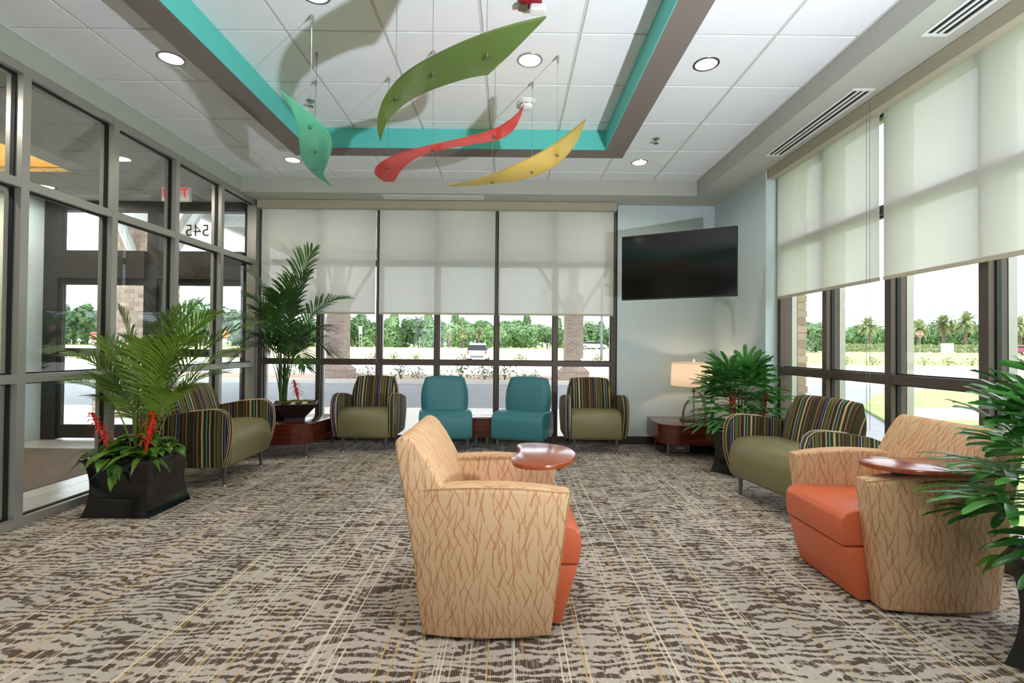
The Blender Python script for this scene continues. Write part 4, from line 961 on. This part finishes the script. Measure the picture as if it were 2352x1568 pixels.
g = G('single_brick'); oi = g.t.nodes.new('ShaderNodeObjectInfo'); nn = g.noise(g.xyz()[3], 30.0, 3.0)
M['brick'] = g.done(g.bsdf(g.mix(nn * 0.4, g.ramp(E(g, oi.outputs['Random']), [(0.0, hexc('#8f7767')), (0.5, hexc('#b29a86')), (1.0, hexc('#c6ad97'))]), hexc('#7d6a5d')), 0.9, 0, None, 0.2))
M['mortar'] = plain('mortar', '#bdb6aa', 0.95)
steel = plain('pale_painted_steel', '#c9c9c4', 0.5, 0.1)
def column(x, y, label, bricks=False):
    c = empty('brick_column', (x, y, -0.1), label=label, cat='column', group='brick columns of the entrance canopy')
    hw = 0.34; bm_ = M['mortar'] if bricks else M['brickwall']
    MB().box((-hw, -hw, 0.5), (hw, hw, 3.35)).build('shaft', bm_, c)
    MB().rings([[(sx * r_, sy * r_, z) for sx, sy in ((-1, -1), (1, -1), (1, 1), (-1, 1))] for r_, z in ((0.54, 0.0), (0.54, 0.42), (hw + 0.01, 0.62))]).build('base', M['brickwall'], c)
    MB().box((-0.36, -0.36, 2.62), (0.36, 0.36, 2.72)).build('collar', M['brickwall'], c)
    MB().box((-0.17, -0.17, 3.35), (0.17, 0.17, 4.75)).build('post', steel, c)
    for dx, dy in ((-1, 0), (1, 0), (0, -1), (0, 1)):
        MB().tube([(dx * 0.30, dy * 0.30, 2.75), (dx * 1.55, dy * 1.55, 4.75)], 0.075, 8).build('brace', steel, c)
    if bricks:
        first_ = None
        for r in range(37):
            z = 0.62 + 0.075 * r
            for side in range(2):
                for k in range(4):
                    a = -hw + 0.005 + k * 0.17 + (0.0 if r % 2 else 0.0); w = 0.16
                    if r % 2: a = -hw + 0.005 + k * 0.17
                    off = (0.085 if r % 2 else 0.0)
                    a0 = max(-hw, a + off - 0.085); a1 = min(hw, a + off - 0.085 + w)
                    if first_ is None: first_ = MB().box((0, 0, 0), (1, 1, 1)).build('brick', M['brick'], c)
                    b_ = first_ if (r == 0 and side == 0 and k == 0) else mesh_copy(first_, c)
                    d = 0.006 + random.uniform(0, 0.004)
                    if side == 0: b_.location = (a0, -hw - d, z); b_.scale = (a1 - a0, d, 0.065)
                    else: b_.location = (hw, a0, z); b_.scale = (d, a1 - a0, 0.065)
    return c
column(-6.62, 9.15, 'brick column close outside the entrance doors', True)
column(-6.60, 19.2, 'brick column across the driveway seen behind the tall palm')
column(2.42, 19.4, 'brick column across the driveway seen left of the light pole')
cn = empty('entrance_canopy', (-2.1, 14, 4.6), label='white entrance canopy on steel posts over the driveway', cat='canopy')
MB().box((-6.4, -6.9, 0.25), (6.4, 6.9, 0.55)).build('roof_slab', M['white'], cn)
for yy in (-6.9, -5.0, 0.2, 5.2, 6.75): MB().box((-6.4, yy, 0.0), (6.4, yy + 0.16, 0.25)).build('beam', steel, cn)
for xx in (-6.4, -4.6, 0.0, 4.4, 6.25): MB().box((xx, -6.74, 0.04), (xx + 0.16, 6.75, 0.25)).build('beam', steel, cn)

# brick edge beside the side window
be = empty('trim_4', (0, 0, 0), kind='structure'); fb = None
for r in range(41):
    d = random.uniform(-0.004, 0.004); w = 0.098 if r % 2 else 0.088
    if fb is None: fb = MB().box((0, 0, 0), (1, 1, 1)).build('brick', M['brick'], be); b_ = fb
    else: b_ = mesh_copy(fb, be)
    b_.location = (2.845, 4.965, -0.05 + 0.075 * r); b_.scale = (w + d, 0.06, 0.066)
MB().box((2.845, 4.975, -0.05), (2.93, 5.03, 3.0)).build('mortar_bed', M['mortar'], be)

# trees
def crown_mesh(seed, kind):
    r = random.Random(seed); mb = MB(); lobes = []
    if kind == 'broad': lobes = [(r.uniform(-1.3, 1.3), r.uniform(-1.0, 1.0), r.uniform(1.2, 5.0), r.uniform(1.2, 1.8)) for _ in range(11)]
    else:
        for k in range(9):
            t = k / 8; lobes.append((r.uniform(-0.9, 0.9) * (1 - t), r.uniform(-0.9, 0.9) * (1 - t), 1.0 + 5.5 * t, 1.7 - 1.05 * t))
    for (cx, cy, cz, R_) in lobes:
        for _ in range(120):
            u = r.uniform(-1, 1); a = r.uniform(0, 6.28); q = math.sqrt(1 - u * u); n = Vector((q * math.cos(a), q * math.sin(a), u))
            p = Vector((cx, cy, cz)) + n * R_ * r.uniform(0.75, 1.05)
            t1 = Vector((r.uniform(-1, 1), r.uniform(-1, 1), r.uniform(-0.4, 1))).normalized(); t2 = n.cross(t1); t2 = t2.normalized() if t2.length > 0.05 else Vector((1, 0, 0)); t1 = t2.cross(n)
            s_ = r.uniform(0.18, 0.42)
            mb.add([p - t1 * s_, p - t2 * s_ * 0.7 + n * 0.06, p + t1 * s_, p + t2 * s_ * 0.7 + n * 0.06], [(0, 1, 2, 3)])
    return mb
protos = []
for sd_, kd, mt_ in ((1, 'broad', 'tree1'), (2, 'broad', 'tree2'), (3, 'pine', 'tree2'), (4, 'broad', 'tree1'), (5, 'pine', 'tree1'), (6, 'broad', 'tree2')):
    t = empty('tree', (0, 0, 0), cat='tree', label='leafy green tree in the dense tree line across the road', group='tree line across the road')
    crown_mesh(sd_, kd).build('crown', M[mt_], t); MB().tube([(0, 0, -0.3), (0.1, 0, 2.2), (0, 0.1, 4.0)], [0.16, 0.12, 0.05], 6).build('trunk', M['trunk'], t)
    protos.append(t)
used = set(); rt = random.Random(4)
def plant_tree(u, dist, h, k=None):
    x = (u - 1178) / 1151 * dist; z = 1.0 + max(0, (dist - 98)) * 0.009
    k = rt.randrange(6) if k is None else k; s_ = h / 6.4
    t = protos[k] if k not in used else copy_tree(protos[k], (0, 0, 0), 0); used.add(k)
    t.location = (x, dist, z - 0.1); t.scale = (s_ * rt.uniform(0.95, 1.3), s_ * 1.1, s_); t.rotation_euler = (0, 0, rt.uniform(0, 6.28)); return t
def tree_row(u0, u1, step, d0, d1, h0, h1, label, group):
    for u in range(u0, u1, step):
        t = plant_tree(u + rt.uniform(-6, 6), rt.uniform(d0, d1), rt.uniform(h0, h1)); t['label'] = label; t['group'] = group
tree_row(-60, 620, 30, 104, 125, 7.2, 9.8, 'leafy tree across the road seen through the glass partition and entrance doors', 'trees seen through the glass partition')
tree_row(630, 1000, 20, 104, 122, 5.6, 7.4, 'pine in the tree line across the road, behind the left back window panes', 'trees behind the left back panes')
tree_row(1000, 1215, 20, 104, 122, 4.8, 6.4, 'pine in the tree line across the road, behind the middle back window panes', 'trees behind the middle back panes')
tree_row(1215, 1440, 22, 104, 122, 4.4, 6.0, 'pine in the tree line across the road, behind the right back window panes', 'trees behind the right back panes')
tree_row(640, 1440, 34, 136, 150, 7.0, 8.6, 'tree of the back row across the road behind the back windows', 'back row of trees across the road')
tree_row(1810, 2440, 26, 112, 138, 6.0, 8.2, 'dense tree across the road seen through the side windows', 'trees seen through the side windows')
ot = copy_tree(protos[0], (0, 0, 0), 0, 'round spreading tree standing alone just right of the brick window edge'); del ot['group']
ot.location = (47.5, 78, 0.9); ot.scale = (0.95, 0.9, 0.78)
# sabal palms
def sabal(label):
    r = random.Random(9); t = empty('sabal_palm', (0, 0, 0), label=label, cat='palm tree', group='sabal palms by the road')
    MB().tube([(0, 0, -0.2), (0.05, 0, 1.6), (0, 0, 3.2)], [0.18, 0.15, 0.14], 7).build('trunk', M['trunk'], t)
    mb = MB()
    for k in range(60):
        a = r.uniform(0, 6.28); el = r.uniform(-0.9, 1.4); d = Vector((math.cos(a) * math.cos(el), math.sin(a) * math.cos(el), math.sin(el))); L = r.uniform(1.0, 1.5)
        c_ = Vector((0, 0, 3.3)); strip(mb, [c_, c_ + d * L * 0.5, c_ + d * L * 0.85 + Vector((0, 0, -0.1)), c_ + d * L + Vector((0, 0, -0.35))], [0.05, 0.22, 0.2, 0.03], d.cross(Vector((0.1, 0.2, 1))).normalized(), 0.2)
    mb.build('crown', M['tree3'], t); return t
sp_ = sabal('short sabal palm in front of the tree line behind the parked car')
spots = [(1036, 96, 0.75), (1068, 97, 0.9), (1105, 95, 0.95), (1146, 96, 0.85), (2002, 92, 1.5), (2115, 88, 1.3), (2175, 90, 1.6), (2226, 87, 1.65), (2322, 90, 1.5), (2350, 92, 1.6), (500, 90, 1.2), (445, 92, 1.3)]
for i, (u, d, s_) in enumerate(spots):
    t = sp_ if i == 0 else copy_tree(sp_, (0, 0, 0), 0)
    t['label'] = ('leftmost short sabal palm left of the parked white car', 'second short sabal palm left of the parked white car', 'short sabal palm right behind the parked white car', 'short sabal palm half behind the middle back mullion', 'sabal palm behind the hanging blind cords of the side window',
                  'sabal palm next to the orange road sign', 'sabal palm right of the far stop sign', 'tallest sabal palm left of the wide side mullion', 'sabal palm above the dark trailer at the right edge', 'sabal palm at the very right edge', 'sabal palm behind the wide striped chair by the partition', 'sabal palm seen just right of the entrance door mullion')[i]
    t.location = ((u - 1178) / 1151 * d, d, 1.0); t.scale = (s_, s_, s_); t.rotation_euler = (0, 0, i * 1.3)
# shrubs in the bed
def shrub(label):
    r = random.Random(2); t = empty('shrub', (0, 0, 0), label=label, cat='shrub', group='young shrubs in the planting bed')
    mb = MB()
    for k in range(150):
        a = r.uniform(0, 6.28); el = r.uniform(0.15, 1.5); L = r.uniform(0.2, 0.55); d = Vector((math.cos(a) * math.cos(el), math.sin(a) * math.cos(el), math.sin(el)))
        p = d * L; q = Vector((r.uniform(-1, 1), r.uniform(-1, 1), r.uniform(-0.2, 1))).normalized(); strip(mb, [p, p + q * 0.04, p + q * 0.085], [0.008, 0.032, 0.004], q.cross(Vector((0, 0.3, 1))).normalized(), 0.2)
    mb.build('foliage', M['shrub'], t)
    m2 = MB()
    for k in range(10):
        a = k * 0.63; m2.tube([(0, 0, 0), (0.12 * math.cos(a), 0.12 * math.sin(a), 0.3 + 0.02 * (k % 3))], [0.008, 0.003], 4)
    m2.build('stems', M['trunk'], t)['kind'] = 'stuff'
    return t
sh_ = shrub('x'); n_ = 0
for (u, d, s_, lb) in [(830, 18.6, 0.45, 'small spiky tuft above the left striped chair'), (852, 19.2, 0.75, 'low shrub above the narrow striped chair at left'), (926, 19.0, 0.95, 'bushy shrub between the striped chair and the left teal chair'),
                       (966, 19.3, 0.7, 'shrub just above the left teal chair'), (1015, 19.5, 0.5, 'tiny shrub behind the left teal chair beside a mullion'), (1064, 19.0, 1.15, 'largest shrub, right of the left teal chair'), (1118, 19.1, 0.95, 'shrub just left of the middle mullion between the teal chairs'),
                       (1165, 19.0, 1.1, 'tall open shrub just left of the right teal chair'), (1210, 19.4, 0.55, 'small shrub above the right teal chair, left one'), (1234, 19.2, 0.6, 'small round shrub above the right teal chair, right one'), (672, 20.6, 0.7, 'shrub behind the red bromeliad of the bowl')]:
    t = sh_ if n_ == 0 else copy_tree(sh_, (0, 0, 0), 0); t['label'] = lb + ', across the driveway'; t.location = ((u - 1178) / 1151 * d, d, -0.03); t.scale = (s_ * 1.1,) * 2 + (s_ * 1.15,); t.rotation_euler = (0, 0, n_); n_ += 1
for (u, d, lb) in [(2185, 45.6, 'below the far stop sign'), (2130, 45.8, 'left of the far stop sign'), (2240, 46.0, 'beside the wide side mullion'), (1950, 46.0, 'near the left side mullion'), (2010, 46.2, 'behind the blind cords'), (865, 46.0, 'beside the left back mullion'), (910, 46.4, 'above the left teal chair'),
                   (960, 46, 'above the left teal chair, right one'), (1072, 46, 'left of the parked car'), (1200, 46, 'right of the parked car'), (1378, 46.3, 'at the foot of the light pole'), (150, 45, 'in the left door pane, left one'), (186, 45.5, 'in the left door pane, right one')]:
    t = copy_tree(sh_, (0, 0, 0), 0, 'low scrubby bush at the parking lot edge ' + lb); t['group'] = 'bushes along the parking lot edge'; t.location = ((u - 1178) / 1151 * d, d, -0.1); t.scale = (1.9, 1.9, 1.3); t.rotation_euler = (0, 0, u)
hd = MB(); rh = random.Random(6)
for k in range(2200):
    p = Vector((rh.uniform(52, 104), rh.uniform(80.5, 82.5), 1.0 + rh.uniform(0, 1.3))); q = Vector((rh.uniform(-1, 1), rh.uniform(-1, 1), rh.uniform(-0.3, 1))).normalized() * 0.3
    s_ = q.cross(Vector((0.2, 1, 0.1))).normalized() * 0.15; hd.add([p - q, p - s_, p + q, p + s_], [(0, 1, 2, 3)])
setp(hd.build('roadside_grass', M['tree3']), 'tall ragged grass along the road beyond the side windows', 'grass', kind='stuff')

# cars
def car(name, label, col, L, Wd, H, prof, cab, loc, rz):
    c = empty(name, loc, rz, label=label, cat='car'); pm_ = plain('car_paint_' + col[1:], col, 0.25, 0.2, var=0.01, Coat_Weight=0.5)
    side_prism(prof, -Wd / 2, Wd / 2).build('body', pm_, c, smooth=0.5, bevel=0.05, seg=3)
    rg = [[(sx * (Wd / 2 - ins), y, z) for (sx, y) in ((-1, y0_), (1, y0_), (1, y1_), (-1, y1_))] for (y0_, y1_, z, ins) in cab]
    MB().rings(rg[:2]).build('windows', M['darkgrey'], c, bevel=0.02)
    MB().rings(rg[1:]).build('roof', pm_, c, bevel=0.03)
    for sx in (-1, 1):
        for yy in (-L * 0.31, L * 0.31):
            w = MB().lathe([(0.001, -0.11), (0.33, -0.11), (0.34, 0.0), (0.33, 0.11), (0.001, 0.11)], 20).build('wheel', M['black'], c, smooth=0.7); w.location = (sx * (Wd / 2 - 0.1), yy, 0.34); w.rotation_euler = (0, PI / 2, 0)
            h_ = MB().lathe([(0.001, -0.118), (0.2, -0.118), (0.2, 0.118), (0.001, 0.118)], 16).build('hub', M['chrome'], w, smooth=0.7)
    return c
suvp = [(-2.35, 0.35), (-2.4, 0.7), (-2.3, 0.98), (-1.2, 1.08), (2.2, 1.10), (2.36, 0.95), (2.4, 0.5), (2.35, 0.32)]
suv = car('parked_suv', 'white sport utility vehicle parked on the lot, seen from behind', '#e4e5e6', 4.7, 1.9, 1.75, suvp, [(-1.25, 2.28, 1.07, 0.05), (-0.75, 2.05, 1.55, 0.22), (-0.65, 1.98, 1.72, 0.27)], (-3.05, 47.5, -0.12), PI)
MB().box((-0.6, 2.385, 0.42), (0.6, 2.43, 0.58)).build('bumper', M['leg'], suv); MB().box((-0.2, 2.37, 0.8), (0.2, 2.41, 0.92)).build('number_plate', M['white_plastic'], suv)
for sx in (-1, 1): MB().box((sx * 0.8 - 0.09, 2.30, 0.78), (sx * 0.8 + 0.09, 2.405, 1.02)).build('tail_lamp', plain('tail_lamp_red', '#a5443c', 0.3), suv)
for sx in (-1, 1): MB().tube([(sx * 0.62, -0.55, 1.74), (sx * 0.62, -0.5, 1.80), (sx * 0.62, 1.8, 1.80), (sx * 0.62, 1.85, 1.74)], 0.025, 6).build('roof_rail', M['chrome'], suv)
sedp = [(-2.3, 0.3), (-2.35, 0.6), (-2.1, 0.78), (-1.0, 0.92), (1.5, 0.98), (2.25, 0.92), (2.35, 0.55), (2.3, 0.3)]
cabs = [(-1.1, 1.75, 0.92, 0.08), (-0.3, 1.1, 1.36, 0.25), (-0.15, 0.95, 1.43, 0.3)]
sd1 = car('sedan', 'white sedan driving on the road behind the light pole', '#eceded', 4.7, 1.8, 1.45, sedp, cabs, (13.8, 84.5, 1.03), PI / 2)
car('sedan', 'white sedan on the road behind the stop sign at far left', '#e9eaea', 4.7, 1.8, 1.45, sedp, cabs, (-68, 84.5, 1.03), PI / 2)
car('sedan', 'dark red car at the right edge beyond the lawn', '#9c2434', 4.7, 1.8, 1.45, sedp, cabs, (75.5, 73, 0.8), PI / 2)

# signs, pole, wires
pole = empty('light_pole', (9.05, 50, -0.1), label='tall grey parking-lot light pole with a box lamp head', cat='light pole')
MB().tube([(0, 0, 0), (0, 0, 7.6)], [0.13, 0.09], 10).build('shaft', M['leg'], pole, smooth=1); MB().prism(rrect(-0.45, -0.3, 0.85, 0.3, 0.05), 7.5, 7.75).build('lamp_head', M['leg'], pole); MB().lathe([(0.3, 0), (0.3, 0.15)], 16).build('footing', concrete, pole)
def stop_sign(x, y, zc, z0, label, s_=1.0):
    s = empty('stop_sign', (x, y, z0), label=label, cat='road sign', group='red stop signs')
    MB().tube([(0, 0.03, -0.2), (0, 0.03, zc - z0)], 0.03, 6).build('post', M['chrome'], s)
    for R_, dd, mt_, nm in ((0.40, 0.0, M['white_plastic'], 'white_border'), (0.37, -0.008, M['red_sign'], 'red_face')):
        MB().rings([[(R_ * s_ * math.cos(PI / 8 + PI / 4 * k), yy, zc - z0 + R_ * s_ * math.sin(PI / 8 + PI / 4 * k)) for k in range(8)] for yy in (dd, dd - 0.006)]).build(nm, mt_, s)
    text_mesh('lettering', 'STOP', 0.34 * s_, M['white_plastic'], s, facing((x, y - 0.018, zc), (0, -1, 0)), 0.002)
M['red_sign'] = plain('sign_red', '#c8202a', 0.5); M['orange_sign'] = plain('sign_orange', '#f08a2a', 0.5); M['yellow_sign'] = plain('sign_yellow', '#f0c020', 0.5)
stop_sign(-35.7, 43, 1.86, -0.12, 'red stop sign seen through the glass partition at far left')
stop_sign(56.5, 69, 3.55, 0.62, 'red stop sign across the lawn seen through the side windows', 1.0)
def diamond(x, y, zc, z0, R_, mat, label):
    s = empty('warning_sign', (x, y, z0), label=label, cat='road sign'); MB().tube([(0, 0.03, -0.1), (0, 0.03, zc - z0)], 0.04, 6).build('post', M['chrome'], s)
    MB().rings([[(R_ * math.cos(PI / 2 * k), yy, zc - z0 + R_ * math.sin(PI / 2 * k)) for k in range(4)] for yy in (0.0, -0.02)]).build('face', mat, s)
diamond(66.0, 84, 5.0, 1.0, 0.95, M['orange_sign'], 'orange diamond road sign beside the middle mullion of the side windows')
diamond(65.8, 83.5, 3.4, 1.0, 0.5, M['yellow_sign'], 'small yellow road sign below the orange diamond sign')
diamond(-45.5, 80, 2.9, 1.0, 0.75, M['orange_sign'], 'orange diamond road sign behind the wide striped chair and palm')
for x, y, zc, w, h_, lb in ((-24.0, 80, 3.2, 0.55, 1.25, 'taller white sign board on two posts by the road'), (-26.3, 80, 2.0, 0.4, 1.0, 'smaller white sign board by the road')):
    s = empty('sign_board', (x, y, 1.0), label=lb, cat='road sign'); MB().box((-w / 2, -0.02, zc - 1.0), (w / 2, 0.02, zc - 1.0 + h_)).build('board', M['white_plastic'], s)
    for sx in (-1, 1): MB().tube([(sx * w * 0.35, 0.03, -0.1), (sx * w * 0.35, 0.03, zc - 0.5)], 0.04, 6).build('post', M['chrome'], s)
tr_ = empty('dumpster_trailer', (76.0, 78, 0.95), label='dark green trailer with white frame beyond the lawn at the right edge', cat='trailer')
MB().box((-1.1, -1, 0.6), (0.5, 1, 1.6)).build('box', plain('dark_green_panel', '#3c4a4a', 0.6), tr_); MB().box((-1.1, -1.02, 0.25), (0.5, 1.0, 0.6)).build('skirt', M['white'], tr_); MB().box((0.52, -1.02, 0.0), (0.72, 1.0, 1.65)).build('frame_post', M['white'], tr_)
for k in (-0.6, 0.2): w = MB().lathe([(0.001, -0.1), (0.25, -0.1), (0.25, 0.1), (0.001, 0.1)], 14).build('wheel', M['black'], tr_); w.location = (k, -0.9, 0.25); w.rotation_euler = (PI / 2, 0, 0)
ub = MB().prism(rrect(-0.7, -0.4, 0.7, 0.4, 0.05), 0.0, 1.5).build('utility_box', M['white_plastic'], None, bevel=0.03); ub.location = (69.5, 79.6, 1.0); setp(ub, 'white utility cabinet standing in the roadside grass', 'utility box')
gr_ = empty('guard_rail', (78, 99, 1.0), label='pale metal guard rail along the far road edge', cat='guard rail')
MB().box((-30, -0.05, 0.45), (40, 0.05, 0.85)).build('rail', M['chrome'], gr_)
for k in range(18): MB().box((-30 + 4 * k, 0.05, -0.1), (-29.85 + 4 * k, 0.2, 0.8)).build('post', M['chrome'], gr_)
for i, z in enumerate((9.4, 8.3, 7.4)):
    setp(MB().tube([(60, 100, z - 0.2), (110, 96, z), (170, 92, z + 1.0)], 0.05, 5).build('overhead_wire', M['leg']), ('topmost', 'middle', 'lowest')[i] + ' of the three thin overhead wires at the right edge', 'wire', 'overhead wires')
